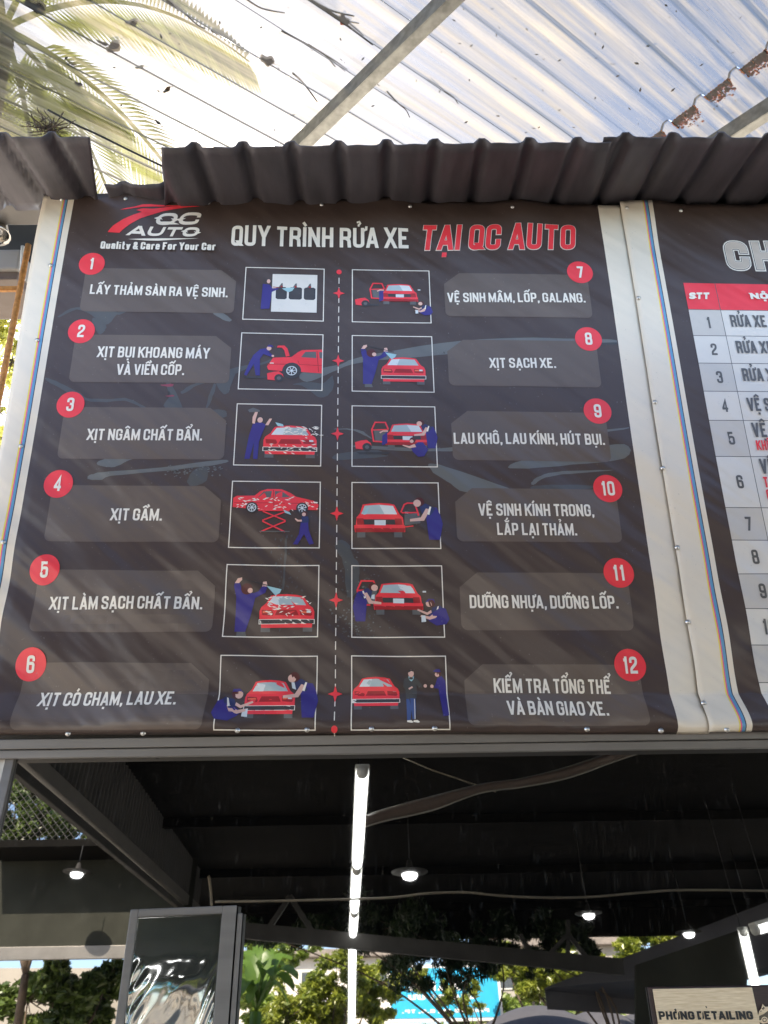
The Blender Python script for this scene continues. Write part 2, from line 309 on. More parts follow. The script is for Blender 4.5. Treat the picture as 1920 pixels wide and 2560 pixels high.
# ================================================================== stroke lettering
# skeleton letters in a unit box: each stroke is (closed?, [(x, y, corner radius)])
def _r(*p, r=.26): return [(x, y, r) for x, y in p]
O_ = (True, _r((0, 0), (0, 1), (1, 1), (1, 0), r=.42))
G = {
 'A': (1.08, [(0, [(0, 0, 0), (.45, 1, 0)]), (0, [(1, 0, 0), (.55, 1, 0)]), (0, [(.2, .24, 0), (.8, .24, 0)])]),
 'B': (1, [(0, [(.5, .53, 0), (0, .53, 0), (0, 1, 0), (.94, 1, .36), (.94, .53, .30), (.45, .53, 0)]), (0, [(.5, .53, 0), (1, .53, .36), (1, 0, .36), (0, 0, 0), (0, .53, 0)])]),
 'C': (1, [(0, [(1, .62, 0), (1, 1, .42), (0, 1, .42), (0, 0, .42), (1, 0, .42), (1, .38, 0)])]),
 'D': (1, [(1, [(0, 0, 0), (0, 1, 0), (1, 1, .42), (1, 0, .42)])]),
 'E': (.9, [(0, [(1, 1, 0), (0, 1, 0), (0, 0, 0), (1, 0, 0)]), (0, [(0, .52, 0), (.86, .52, 0)])]),
 'G': (1, [(0, [(1, .66, 0), (1, 1, .42), (0, 1, .42), (0, 0, .42), (1, 0, .42), (1, .48, 0), (.55, .48, 0)])]),
 'H': (1, [(0, [(0, 0, 0), (0, 1, 0)]), (0, [(1, 0, 0), (1, 1, 0)]), (0, [(0, .5, 0), (1, .5, 0)])]),
 'I': (0, [(0, [(0, 0, 0), (0, 1, 0)])]),
 'K': (1.05, [(0, [(0, 0, 0), (0, 1, 0)]), (0, [(1, 1, 0), (.12, .42, 0)]), (0, [(1, 0, 0), (.38, .58, 0)])]),
 'L': (.88, [(0, [(0, 1, 0), (0, 0, 0), (1, 0, 0)])]),
 'M': (1.45, [(0, [(0, 0, 0), (0, 1, 0)]), (0, [(1, 0, 0), (1, 1, 0)]), (0, [(.04, 1, 0), (.5, .10, 0), (.96, 1, 0)])]),
 'N': (1.05, [(0, [(0, 0, 0), (0, 1, 0)]), (0, [(1, 0, 0), (1, 1, 0)]), (0, [(.02, 1, 0), (.98, 0, 0)])]),
 'O': (1, [O_]), 'P': (.98, [(0, [(0, 0, 0), (0, 1, 0), (1, 1, .40), (1, .42, .40), (0, .42, 0)])]),
 'Q': (1, [O_, (0, [(.55, .22, 0), (1.12, -.10, 0)])]),
 'R': (1, [(0, [(0, 0, 0), (0, 1, 0), (1, 1, .40), (1, .46, .38), (0, .46, 0)]), (0, [(.55, .46, 0), (.95, .34, .2), (1, 0, 0)])]),
 'S': (1, [(0, [(1, .70, 0), (1, 1, .42), (0, 1, .42), (0, .58, .34), (1, .44, .34), (1, 0, .42), (0, 0, .42), (0, .30, 0)])]),
 'T': (1, [(0, [(0, 1, 0), (1, 1, 0)]), (0, [(.5, 1, 0), (.5, 0, 0)])]),
 'U': (1, [(0, [(0, 1, 0), (0, 0, .42), (1, 0, .42), (1, 1, 0)])]),
 'V': (1.08, [(0, [(0, 1, 0), (.44, 0, 0)]), (0, [(1, 1, 0), (.56, 0, 0)])]),
 'X': (1.05, [(0, [(0, 0, 0), (1, 1, 0)]), (0, [(0, 1, 0), (1, 0, 0)])]),
 'Y': (1.05, [(0, [(0, 1, 0), (.5, .42, 0), (1, 1, 0)]), (0, [(.5, .48, 0), (.5, 0, 0)])]),
 'F': (.9, [(0, [(1, 1, 0), (0, 1, 0), (0, 0, 0)]), (0, [(0, .5, 0), (.86, .5, 0)])]),
 '0': (1, [O_]), '1': (.55, [(0, [(-.1, .86, 0), (.62, .86, 0)]), (0, [(.7, 0, 0), (.7, 1, 0)])]),
 '2': (1, [(0, [(0, .66, 0), (0, 1, .42), (1, 1, .42), (1, .62, .4), (0, .22, .3), (0, 0, 0), (1, 0, 0)])]),
 '3': (1, [(0, [(0, .70, 0), (0, 1, .42), (1, 1, .42), (1, .54, .30), (.4, .54, 0)]), (0, [(.4, .54, 0), (1, .54, .30), (1, 0, .42), (0, 0, .42), (0, .30, 0)])]),
 '4': (1.05, [(0, [(.70, 0, 0), (.70, 1, 0), (0, .28, 0), (0, .22, 0), (1.08, .22, 0)])]),
 '5': (1, [(0, [(.96, 1, 0), (0, 1, 0), (0, .48, 0), (.1, .62, .1), (1, .62, .36), (1, 0, .42), (0, 0, .42), (0, .28, 0)])]),
 '6': (1, [(0, [(1, .70, 0), (1, 1, .42), (0, 1, .42), (0, 0, .42), (1, 0, .42), (1, .56, .36), (0, .56, .1)])]),
 '7': (.95, [(0, [(0, 1, 0), (1, 1, 0), (.4, 0, 0)])]),
 '8': (1, [(1, _r((.03, .53), (.03, 1), (.97, 1), (.97, .53), r=.34)), (1, _r((0, 0), (0, .53), (1, .53), (1, 0), r=.34))]),
 '9': (1, [(0, [(0, .30, 0), (0, 0, .42), (1, 0, .42), (1, 1, .42), (0, 1, .42), (0, .44, .36), (1, .44, .1)])]),
 '.': (0, 'dot'), ',': (0, 'comma'),
 'a': (.85, [(0, [(0, .52, 0), (0, .70, .25), (.95, .70, .25), (.95, 0, 0)]), (1, [(0, 0, .2), (0, .38, .2), (.95, .38, 0), (.95, 0, 0)])]),
 'u': (.9, [(0, [(0, .74, 0), (0, 0, .28), (.95, 0, .1), (.95, .74, 0)])]), 'l': (0, [(0, [(0, 0, 0), (0, 1, 0)])]),
 'i': (0, [(0, [(0, 0, 0), (0, .70, 0)]), (0, [(0, .90, 0), (0, 1.02, 0)])]),
 't': (.55, [(0, [(.35, 1, 0), (.35, 0, .12), (1, 0, 0)]), (0, [(-.2, .70, 0), (1, .70, 0)])]),
 'y': (.9, [(0, [(0, .74, 0), (.48, .02, 0)]), (0, [(1, .74, 0), (.55, -.1, .1), (.1, -.24, 0)])]),
 'r': (.6, [(0, [(0, 0, 0), (0, .74, 0)]), (0, [(0, .5, 0), (.3, .68, .1), (1, .68, 0)])]),
 'e': (.88, [(0, [(0, .36, 0), (.95, .36, 0), (.95, .70, .3), (0, .70, .3), (0, 0, .3), (.95, 0, .3), (.95, .16, 0)])]),
 'o': (.9, [(1, _r((0, 0), (0, .70), (.95, .70), (.95, 0), r=.3))]),
 '&': (1.1, [(0, [(1, 0, 0), (.1, .75, .1), (.1, 1, .2), (.75, 1, .2), (.75, .68, .15), (0, .40, .2), (0, 0, .28), (.7, 0, .2), (1.02, .45, 0)])]),
}
def _round(P, closed):
    out = []; n = len(P)
    for i, (x, y, r) in enumerate(P):
        if r <= 0 or (not closed and i in (0, n-1)): out.append((x, y)); continue
        a, b = P[i-1], P[(i+1) % n]
        va = Vector((a[0]-x, a[1]-y)); vb = Vector((b[0]-x, b[1]-y)); ra = min(r, va.length*.5); rb = min(r, vb.length*.5)
        pa = Vector((x, y))+va.normalized()*ra; pb = Vector((x, y))+vb.normalized()*rb; c = Vector((x, y))
        for k in range(6):
            t = k/5; q = pa*(1-t)**2+c*2*t*(1-t)+pb*t*t; out.append((q.x, q.y))
    return out
def ribbon(P, closed, w):                    # quads of a stroked poly-line with mitred corners
    P = [Vector(p) for p in P]; n = len(P); Lf = []; Rt = []
    for i, p in enumerate(P):
        d0 = (p-P[i-1]).normalized() if (closed or i > 0) else None
        d1 = (P[(i+1) % n]-p).normalized() if (closed or i < n-1) else None
        if d0 is None: d0 = d1
        if d1 is None: d1 = d0
        n0 = Vector((-d0.y, d0.x)); n1 = Vector((-d1.y, d1.x)); m = n0+n1
        m = n0 if m.length < 1e-6 else m.normalized(); k = 1/max(.38, m.dot(n0))
        Lf.append(p+m*w*.5*k); Rt.append(p-m*w*.5*k)
    qs = []
    for i in range(n if closed else n-1):
        j = (i+1) % n; qs.append([Rt[i], Rt[j], Lf[j], Lf[i]])
    return qs
def layout(text, w=.165, wid=.375, gap=.095, space=.21, slant=0.0, dw=None):
    """letters of cap height 1 -> list of polygons, total width. w = stroke, wid = skeleton width of a letter"""
    out = []; x = 0.0
    def put(polys, ox):
        for q in polys: out.append([(p[0]+ox+slant*p[1], p[1]) for p in q])
    for ch in text:
        if ch == ' ': x += space; continue
        dec = unicodedata.normalize('NFD', ch); base = dec[0]; marks = dec[1:]
        g = G[base]; W = g[0]*wid
        if g[1] == 'dot': put([[(0, 0), (w*1.05, 0), (w*1.05, w*1.05), (0, w*1.05)]], x); x += w*1.05+gap; continue
        if g[1] == 'comma': put([[(0, 0), (w*.15, -w*.75), (w*.6, -w*.75), (w, 0), (w, w), (0, w)]], x); x += w+gap; continue
        for closed, P in g[1]:
            pts = _round([(px*W, py, r*wid*1.1) for px, py, r in P], closed)
            pts = [(w/2+a, w/2+b*(1-w)) for a, b in pts]
            if not closed:                   # run stroke ends to the cap line / baseline
                for e, nb in ((0, 1), (-1, -2)):
                    a, b = Vector(pts[e]), Vector(pts[nb]); d = (a-b).normalized()
                    lev = abs(a.y-w/2) < 1e-4 or abs(a.y-(1-w/2)) < 1e-4
                    if abs(d.y) > .5: k = (w/2)/abs(d.y) if lev else 0
                    elif abs(d.x) > .95 and (abs(a.x-w/2) < 1e-4 or abs(a.x-w/2-W) < 1e-4): k = w*.32
                    else: k = 0
                    a = a+d*(k+((dw-w)/2 if dw else 0)); pts[e] = (a.x, a.y)
            qs = ribbon(pts, closed, dw or w)
            if not closed:                   # level the ends of slanted strokes
                for qi, ids in ((0, (0, 3)), (-1, (1, 2))):
                    q = qs[qi]
                    for i in ids:
                        o = {0: 1, 3: 2, 1: 0, 2: 3}[i]; p, r = q[i], q[o]; dy = p.y-r.y
                        if abs(dy) > .3*abs(p.x-r.x):
                            end = pts[0] if qi == 0 else pts[-1]; q[i] = Vector((r.x+(p.x-r.x)*(end[1]-r.y)/dy, end[1]))
            put(qs, x)
        cx = x+w/2+W/2; top = 1.06; t = w*.78
        comb = {c for c in marks}; has_c = '\u0302' in comb or '\u0306' in comb
        for c in marks:
            if c == '\u0323': put([[(cx-w*.5, -.10-w*.95), (cx+w*.5, -.10-w*.95), (cx+w*.5, -.10), (cx-w*.5, -.10)]], 0)
            elif c == '\u0302':
                put(ribbon([(cx-.20, top+.02), (cx, top+.16), (cx+.20, top+.02)], False, t), 0)
            elif c == '\u0306':
                put(ribbon([(cx-.17, top+.17), (cx-.10, top+.05), (cx+.10, top+.05), (cx+.17, top+.17)], False, t*.9), 0)
            elif c in '\u0301\u0300\u0309\u0303':
                ox = cx+(.23 if (has_c and '\u0306' not in comb) else 0); oy = top+(.10 if '\u0302' in comb else (.17 if has_c else 0))
                if c == '\u0301': put(ribbon([(ox-.06, oy), (ox+.08, oy+.20)], False, t*1.05), 0)
                elif c == '\u0300': put(ribbon([(ox+.06, oy), (ox-.08, oy+.20)], False, t*1.05), 0)
                elif c == '\u0309': put(ribbon([(ox-.09, oy+.22), (ox+.03, oy+.26), (ox+.08, oy+.17), (ox, oy+.09), (ox, oy+.01)], False, t*.7), 0)
                else: put(ribbon([(ox-.16, oy+.04), (ox-.07, oy+.15), (ox+.07, oy+.06), (ox+.16, oy+.17)], False, t*.8), 0)
            elif c == '\u031b':
                rx = x+w+W; put(ribbon([(rx-.03, .86), (rx+.09, .92), (rx+.10, 1.08)], False, t*.9), 0)
        x += W+w+gap
    return out, x-gap

# ================================================================== printed cloth: prints follow the folds of their banner
SK = lambda v: -.0144-.0118*(v-2.03)         # the banner hangs slightly out of level
def sstep(a, b, x):
    t = min(1, max(0, (x-a)/(b-a))); return t*t*(3-2*t)
def fold(u, v):
    t = (v-1.806)/.13; y = .014
    if t < 1: y += .050*math.sin(math.pi*max(0, t)**.5)*(1 if t > 0 else 0)*(.8+.2*math.sin(u*7.0))
    m = sstep(2.75, 2.0, v)*sstep(.9, -.6, u)
    y += .0075*m*math.sin((u*.62+v)*23.0+1.1*math.sin(u*3.1))
    y += .004*math.sin(u*4.1+v*2.3)*math.sin(v*3.3-u*1.3)
    m2 = sstep(2.6, 1.9, v)*sstep(.3, .9, u); y += .006*m2*math.sin((v*.9-u*.8)*20)
    ts = sstep(3.70, 3.96, v); y += .008*ts*math.sin(u*11.5+1.0)+.005*ts*math.sin(u*23)
    return y
def seamfold(u, v, c, wd): return .010*math.exp(-((u-c)/wd)**2)
def cloth_point(u, v, d):
    y = fold(u, v)
    if u < -1.24: y += .006*math.sin((u+1.37)*30)*sstep(4.0, 3.2, v)
    return Vector((u, D-y-d, v+SK(v)*(u+.14)))
def uv(px, py):                              # flat banner coordinates of a photograph point
    p = on_y(px, py, D-.012); v = p.z
    for _ in range(4): v = p.z-SK(v)*(p.x+.14)
    return p.x, v
EPS = 2e-5
pane_flat = None
class Print:
    """flat coloured shapes in banner coordinates, built as one mesh that lies on the cloth"""
    def __init__(s, base=.0016): s.p = []; s.m = []; s.base = base; s.eps = EPS
    def mi(s, m):
        if m not in s.m: s.m.append(m)
        return s.m.index(m)
    def poly(s, pts, m): s.p.append(([tuple(q) for q in pts], s.mi(m)))
    def line(s, pts, w, m, closed=False):
        for q in ribbon(pts, closed, w): s.poly(q, m)
    def ell(s, cx, cy, rx, ry, m, n=28): s.poly([(cx+rx*math.cos(2*math.pi*k/n), cy+ry*math.sin(2*math.pi*k/n)) for k in range(n)], m)
    def text(s, txt, u0, v0, u1, v1, h, m, **k):
        P, W = layout(txt, **k); sx = (u1-u0)/W; sl = (v1-v0)/(u1-u0)
        for q in P: s.poly([(u0+x*sx, v0+y*h+x*sx*sl) for x, y in q], m)
    def build(s, name, parent, label=None, step=.03, place=cloth_point):
        bm = bmesh.new(); lay = {}
        for i, (pts, mi) in enumerate(s.p):
            d = s.base+s.eps*i
            try: f = bm.faces.new([bm.verts.new((x, d, y)) for x, y in pts])
            except ValueError: continue
            f.material_index = mi
        big = [f for f in bm.faces if len(f.verts) > 4]
        bmesh.ops.triangulate(bm, faces=big)
        us = [v.co.x for v in bm.verts]; vs = [v.co.z for v in bm.verts]
        for ax, a, b in ((0, min(us), max(us)), (2, min(vs), max(vs))):
            k = math.floor(a/step)+1
            while k*step < b:
                co = Vector((0, 0, 0)); co[ax] = k*step; no = Vector((0, 0, 0)); no[ax] = 1
                sel = [f for f in bm.faces if min(v.co[ax] for v in f.verts) < k*step-1e-5 and max(v.co[ax] for v in f.verts) > k*step+1e-5]
                if sel:
                    g = set(sel)
                    for f in sel: g.update(f.edges); g.update(f.verts)
                    bmesh.ops.bisect_plane(bm, geom=list(g), dist=1e-6, plane_co=co, plane_no=no)
                k += 1
        if min(vs) < 1.96 and place is not pane_flat:
            for z in [1.808+.009*i for i in range(17)]:
                sel = [f for f in bm.faces if min(v.co.z for v in f.verts) < z-1e-5 and max(v.co.z for v in f.verts) > z+1e-5]
                g = set(sel)
                for f in sel: g.update(f.edges); g.update(f.verts)
                if g: bmesh.ops.bisect_plane(bm, geom=list(g), dist=1e-6, plane_co=(0, 0, z), plane_no=(0, 0, 1))
        for v in bm.verts: v.co = place(v.co.x, v.co.z, v.co.y)
        bmesh.ops.recalc_face_normals(bm, faces=bm.faces[:])
        for f in bm.faces:
            f.normal_update()
            if f.normal.y > 0: f.normal_flip()
        o = bm_obj(name, bm, s.m, parent)
        if label: o['label'] = label
        return o
def cloth(name, u0, u1, v0, v1, cols, parent, place, matf, mats, step=.02):
    us = sorted(set([round(u0+(u1-u0)*i/round((u1-u0)/step), 5) for i in range(round((u1-u0)/step)+1)]+cols))
    vs = sorted(set([round(v0+(v1-v0)*i/round((v1-v0)/step), 5) for i in range(round((v1-v0)/step)+1)]+[round(1.808+.009*i, 5) for i in range(1, 17) if v0 < 1.808+.009*i]))
    V = []; Fc = []; M = []
    for v in vs:
        for u in us: V.append(place(u, v, 0))
    n = len(us)
    for j in range(len(vs)-1):
        for i in range(n-1):
            Fc.append((j*n+i, j*n+i+1, (j+1)*n+i+1, (j+1)*n+i)); M.append(matf((us[i]+us[i+1])/2, (vs[j]+vs[j+1])/2))
    o = mesh(name, V, Fc, mats, parent, M, True)
    so = o.modifiers.new('thickness', 'SOLIDIFY'); so.thickness = .0015; so.offset = -1
    return o
# ================================================================== process banner
VT, VB = 3.962, 1.808
ban = thing('banner', 'dark printed banner of twelve car wash steps with white margins, fixed under the corrugated eaves', 'banner', loc=(-.14, D, VB))
def edge_place(u, v, d):
    if u < -1.30:                            # the free left edge narrows downward
        e = -1.378+.022*sstep(4.0, 2.4, v); u = -1.30+(u+1.30)*(e+1.30)/(-.074)
    return cloth_point(u, v, d)
STR = [-1.2935, -1.288, -1.284, -1.2745, -1.2715]
def bmat(u, v):
    if -1.247 < u < .934: return 1
    if u < -1.2:
        for k in range(4):
            if STR[k] < u < STR[k+1]: return 2+k
    return 0
cloth('sheet', -1.374, 1.034, VB, VT, STR+[-1.247, .934], ban, edge_place, bmat, ['white_vinyl', 'black_print', 'yellow_print', 'magenta_print', 'cyan_print', 'ink_print'])

# faint photograph printed behind the steps: bonnet, windscreen edge, wet reflections, a worker in a cap
pr = Print(.0005); pr.eps = 2e-6
def gh(pts, m): pr.poly([uv(*p) for p in pts], m)
def ghs(sx, sy, sc, pts, m):
    q = [Vector((*uv((sx+x/sc)*.8641, (sy+y/sc)*.8641), 0)) for x, y in pts]; n = len(q); o = []
    for i in range(n):                       # soften the outline
        a, b, c, d = q[i-1], q[i], q[(i+1) % n], q[(i+2) % n]
        for k in range(4):
            t = k/4; p = .5*((2*b)+(-a+c)*t+(2*a-5*b+4*c-d)*t*t+(-a+3*b-3*c+d)*t**3); o.append((min(.930, max(-1.243, p.x+.0016*math.sin(i*7.1+k*2.3))), p.y+.0016*math.sin(i*3.7+k*5.1)))
    pr.poly(o, m)
ghs(1100, 800, 3.607, [(-1250, 480), (-900, 400), (-700, 330), (0, 205), (700, 168), (1220, 172), (1590, 185), (1590, 215), (1250, 205), (1200, 235), (700, 245), (300, 285), (0, 315), (-700, 380), (-960, 470), (-1200, 560)], 'ghost_light_print')
ghs(1100, 800, 3.607, [(0, 290), (700, 228), (1590, 208), (1590, 222), (700, 246), (0, 303)], 'ghost_dim_print')
ghs(1100, 800, 3.607, [(-700, 1130), (0, 1160), (700, 1080), (1640, 970), (1660, 990), (1000, 1075), (300, 1165), (0, 1190), (-700, 1160)], 'ghost_light_print')
ghs(1100, 800, 3.607, [(610, 1335), (740, 1270), (1200, 1185), (1660, 1115), (1665, 1250), (1200, 1305), (800, 1345)], 'ghost_light_print')
ghs(1100, 800, 3.607, [(820, 1470), (900, 1410), (1100, 1370), (1510, 1350), (1515, 1365), (1100, 1395), (920, 1440), (850, 1490)], 'ghost_light_print')
ghs(1100, 800, 3.607, [(-100, 1300), (60, 1330), (600, 1520), (640, 1545), (230, 1560), (100, 1480), (-60, 1380)], 'ghost_light_print')
ghs(1100, 800, 3.607, [(840, 1500), (1080, 1490), (1380, 1500), (1300, 1525), (860, 1535)], 'ghost_print')
ghs(100, 780, 3.607, [(60, 590), (180, 640), (370, 740), (430, 775), (640, 790), (770, 775), (900, 830), (1050, 935), (1040, 945), (880, 850), (760, 800), (600, 815), (420, 800), (260, 730), (60, 620)], 'ghost_print')
ghs(100, 780, 3.607, [(520, 1380), (560, 1330), (880, 1265), (1100, 1290), (1180, 1335), (1000, 1310), (830, 1330), (700, 1390), (600, 1395)], 'ghost_light_print')
ghs(100, 780, 3.607, [(430, 1480), (480, 1460), (620, 1440), (1100, 1400), (1640, 1340), (1640, 1370), (1200, 1430), (640, 1480), (560, 1510), (450, 1515)], 'ghost_light_print')
ghs(100, 780, 3.607, [(1330, 1520), (1400, 1420), (1510, 1410), (1500, 1520), (1420, 1570), (1360, 1570)], 'ghost_print')
ghs(100, 780, 3.607, [(880, 260), (930, 320), (1030, 400), (1140, 560), (1300, 900), (1250, 920), (1120, 850), (1180, 740), (1090, 560), (990, 420), (900, 330)], 'ghost_print')
ghs(100, 780, 3.607, [(500, 150), (470, 60), (560, 80), (600, 140), (560, 200), (530, 195)], 'ghost_print')
ghs(100, 780, 3.607, [(1090, 660), (1200, 655), (1190, 680), (1110, 668)], 'ghost_pink_print'); ghs(100, 780, 3.607, [(1130, 760), (1210, 755), (1200, 770)], 'ghost_pink_print')
ghs(100, 780, 3.607, [(1420, 900), (1660, 890), (1660, 960), (1420, 945)], 'ghost_print'); ghs(100, 780, 3.607, [(1410, 980), (1660, 1005), (1660, 1020), (1410, 995)], 'ghost_light_print')
ghs(100, 780, 3.607, [(1500, 860), (1560, 670), (1590, 670), (1570, 740), (1530, 850)], 'ghost_print')
ghs(100, 780, 3.607, [(1280, 720), (1400, 650), (1640, 590), (1640, 615), (1430, 670), (1300, 740)], 'ghost_print')
ghs(150, 480, 2.074, [(470, 440), (540, 410), (660, 405), (740, 440), (780, 490), (770, 490), (720, 445), (650, 415), (545, 420), (480, 450)], 'ghost_print')
ghs(150, 480, 2.074, [(800, 610), (860, 640), (890, 670), (860, 670), (800, 640)], 'ghost_light_print')
ghs(150, 480, 2.074, [(300, 625), (400, 570), (450, 520), (455, 530), (400, 585), (320, 635)], 'ghost_print')
ghs(150, 480, 2.074, [(0, 640), (80, 600), (220, 610), (300, 625), (285, 650), (240, 690), (180, 650), (90, 612), (0, 650)], 'ghost_print')
ghs(540, 640, 3.95, [(0, 1180), (150, 1120), (460, 1060), (540, 1020), (540, 1060), (330, 1110), (170, 1200), (140, 1330), (80, 1370), (0, 1270)], 'ghost_print')
ghs(540, 640, 3.95, [(760, 1270), (900, 1250), (1060, 1260), (1150, 1180), (1150, 1330), (1030, 1400), (880, 1300)], 'ghost_print')
ghs(840, 640, 3.95, [(0, 1705), (150, 1710), (270, 1740), (350, 1800), (345, 1810), (250, 1755), (140, 1722), (0, 1718)], 'ghost_light_print')
ghs(840, 640, 3.95, [(0, 1960), (180, 1935), (400, 1920), (460, 1940), (420, 1965), (520, 1970), (400, 1995), (0, 2015)], 'ghost_print')
ghs(840, 1180, 3.253, [(0, 560), (60, 555), (110, 600), (140, 680), (190, 760), (180, 880), (190, 940), (150, 1000), (90, 1000), (70, 800), (40, 690), (0, 640)], 'ghost_print')
rg = random.Random(3)
for _ in range(150):
    k = rg.random(); x = rg.gauss(120, 90)+rg.random()*160*k; y = 620+720*rg.random()**.6; r = rg.uniform(2, 9)
    a = rg.uniform(0, 6.28); ghs(840, 1180, 3.253, [(x+r*rg.uniform(.5, 1.4)*math.cos(a+t*1.05), y+r*rg.uniform(.4, 1)*math.sin(a+t*1.05)) for t in range(6)], 'ghost_print' if rg.random() < .7 else 'ghost_light_print')
for _ in range(90):
    x = rg.uniform(480, 640); y = rg.gauss(760, 130) if rg.random() < .5 else rg.uniform(900, 1300); r = rg.uniform(2, 7); x += rg.gauss(0, 30)
    a = rg.uniform(0, 6.28); ghs(540, 1180, 3.253, [(x+r*.7*math.cos(a+t*1.05), y+r*1.5*math.sin(a+t*1.05)) for t in range(6)], 'ghost_print')
for _ in range(70):
    x = rg.uniform(1130, 1650); y = rg.gauss(1440-.06*(x-1100), 30); r = rg.uniform(2, 9)
    a = rg.uniform(0, 6.28); ghs(100, 780, 3.607, [(x+r*rg.uniform(.5, 1.6)*math.cos(a+t*1.05), y+r*rg.uniform(.4, 1)*math.sin(a+t*1.05)) for t in range(6)], 'ghost_light_print')
ghs(540, 1180, 3.253, [(565, 545), (576, 545), (570, 700), (552, 940), (540, 940), (556, 700)], 'ghost_print')
pr.build('faded_photo', ban, 'faint dark photograph of a wet car body printed behind the steps')

# step panels, lettering, number badges
def rowv(k): return 3.600-.3088*k
STEPS = [  # text lines: (words, baseline start, baseline end, cap height) in photograph points
 [('LẤY THẢM SÀN RA VỆ SINH.', 194, 636, 492, 644.5, 20.6)],
 [('XỊT BỤI KHOANG MÁY', 210, 772.5, 453, 777.5, 23.2), ('VÀ VIỀN CỐP.', 252, 811, 398.6, 813, 23)],
 [('XỊT NGÂM CHẤT BẨN.', 187, 950.7, 437, 953.5, 24.2)],
 [('XỊT GẦM.', 238.5, 1125, 350, 1126, 26)],
 [('XỊT LÀM SẠCH CHẤT BẨN.', 105.5, 1317, 437, 1317, 27.6)],
 [('XỊT CÓ CHẠM, LAU XE.', 85, 1527, 385, 1525, 30.6)],
 [('VỆ SINH MÂM, LỐP, GALANG.', 967, 653.8, 1264, 656.4, 20)],
 [('XỊT SẠCH XE.', 1058, 795.6, 1201, 796.4, 21.3)],
 [('LAU KHÔ, LAU KÍNH, HÚT BỤI.', 980.5, 960.3, 1306.7, 962, 23.9)],
 [('VỆ SINH KÍNH TRONG,', 1034, 1115.5, 1283, 1117, 26), ('LẮP LẠI THẢM.', 1074, 1157.5, 1246, 1158.5, 26)],
 [('DƯỠNG NHỰA, DƯỠNG LỐP.', 1015, 1314.5, 1335, 1316, 28)],
 [('KIỂM TRA TỔNG THỂ', 1067, 1497, 1321, 1499, 31), ('VÀ BÀN GIAO XE.', 1094, 1547, 1311, 1548, 31.5)]]
WORDS = ['first', 'second', 'third', 'fourth', 'fifth', 'sixth', 'seventh', 'eighth', 'ninth', 'tenth', 'eleventh', 'twelfth']
def arc(cx, cy, r, a0, a1, n=5): return [(cx+r*math.cos(RAD(a0+(a1-a0)*k/n)), cy+r*math.sin(RAD(a0+(a1-a0)*k/n))) for k in range(n+1)]
for i, lines in enumerate(STEPS):
    k = i % 6; left = i < 6
    top = (3.585-.3104*k) if left else (3.591-.3122*k); bot = (3.380-.3118*k) if left else (3.386-.3108*k)
    u0, u1 = (-1.150, -.548) if left else (.276, .848); c = .062; r = .022
    if left: P = [(u0, top), (u1-c, top), (u1, top-c*.85)]+arc(u1-r, bot+r, r, 0, -90)+arc(u0+r, bot+r, r, -90, -180)
    else: P = [(u0, top-c*.85), (u0+c, top), (u1, top)]+arc(u1-r, bot+r, r, 0, -90)+arc(u0+r, bot+r, r, -90, -180)
    pr = Print(.0014); pr.poly(P, 'panel_print'); pn = pr.build('text_panel', ban)
    pr = Print(.0022); pr.eps = 8e-6
    for (t, x0, y0, x1, y1, h) in lines:
        a = uv(x0, y0); b = uv(x1, y1); hv = uv((x0+x1)/2, (y0+y1)/2-h)[1]-(a[1]+b[1])/2
        pr.text(t, a[0], a[1], b[0], b[1], hv, 'white_print')
    pr.build('lettering', pn)
    cu, cv = (-1.1295, 3.604-.3152*k) if left else (.8205, 3.604-.3150*k)
    pr = Print(.0022); pr.ell(cu, cv, .0515, .0535, 'red_print', 40); bd = pr.build('number_badge', ban)
    pr = Print(.0034); s = str(i+1); P, W = layout(s, w=.175, wid=.38); hh = .056; sx = hh*(.86 if len(s) == 1 else .82)
    for q in P: pr.poly([(cu+(x-W/2)*sx, cv-hh/2+y*hh) for x, y in q], 'white_print')
    pr.build('number', bd)

# title, logo
pr = Print(.0014)
def txt(p, t, x0, y0, x1, y1, h, m, **k):
    a = uv(x0, y0); b = uv(x1, y1); hv = uv((x0+x1)/2, (y0+y1)/2-h)[1]-(a[1]+b[1])/2; p.text(t, a[0], a[1], b[0], b[1], hv, m, **k)
txt(pr, 'QUY TRÌNH RỬA XE', 499, 532, 884, 538.5, 42.5, 'white_print')
pr.build('heading', ban)
pr = Print(.0013)
txt(pr, 'TẠI QC AUTO', 907, 542, 1241, 542, 54.5, 'white_print', w=.18, wid=.38, gap=.085, space=.24, slant=.16, dw=.225)
txt(pr, 'TẠI QC AUTO', 907, 542, 1241, 542, 54.5, 'red_print', w=.18, wid=.38, gap=.085, space=.24, slant=.16)
pr.build('red_heading', ban, 'red slanted heading with thin white outline')
pr = Print(.0013)
def lg(pts, m): pr.poly([uv((230+x/5.027)*.8641, (490+y/5.027)*.8641) for x, y in pts], m)
lg([(198, 455), (225, 420), (270, 375), (400, 300), (540, 240), (680, 185), (740, 165), (680, 165), (560, 188), (640, 160), (760, 152), (900, 128), (1090, 108), (1360, 130), (1150, 142), (1010, 155), (880, 180), (740, 232), (600, 290), (480, 360), (390, 425), (345, 465)], 'red_print')
lg([(358, 190), (440, 170), (540, 150), (640, 112), (740, 98), (900, 100), (1090, 108), (900, 118), (760, 125), (640, 142), (540, 165), (440, 185)], 'red_print')
def lgt(t, x0, y0, x1, y1, h, **k): txt(pr, t, (230+x0/5.027)*.8641, (490+y0/5.027)*.8641, (230+x1/5.027)*.8641, (490+y1/5.027)*.8641, h/5.027*.8641, 'white_print', **k)
lgt('QC', 772, 358, 1320, 364, 158, w=.24, wid=1.12, gap=.16, slant=.30)
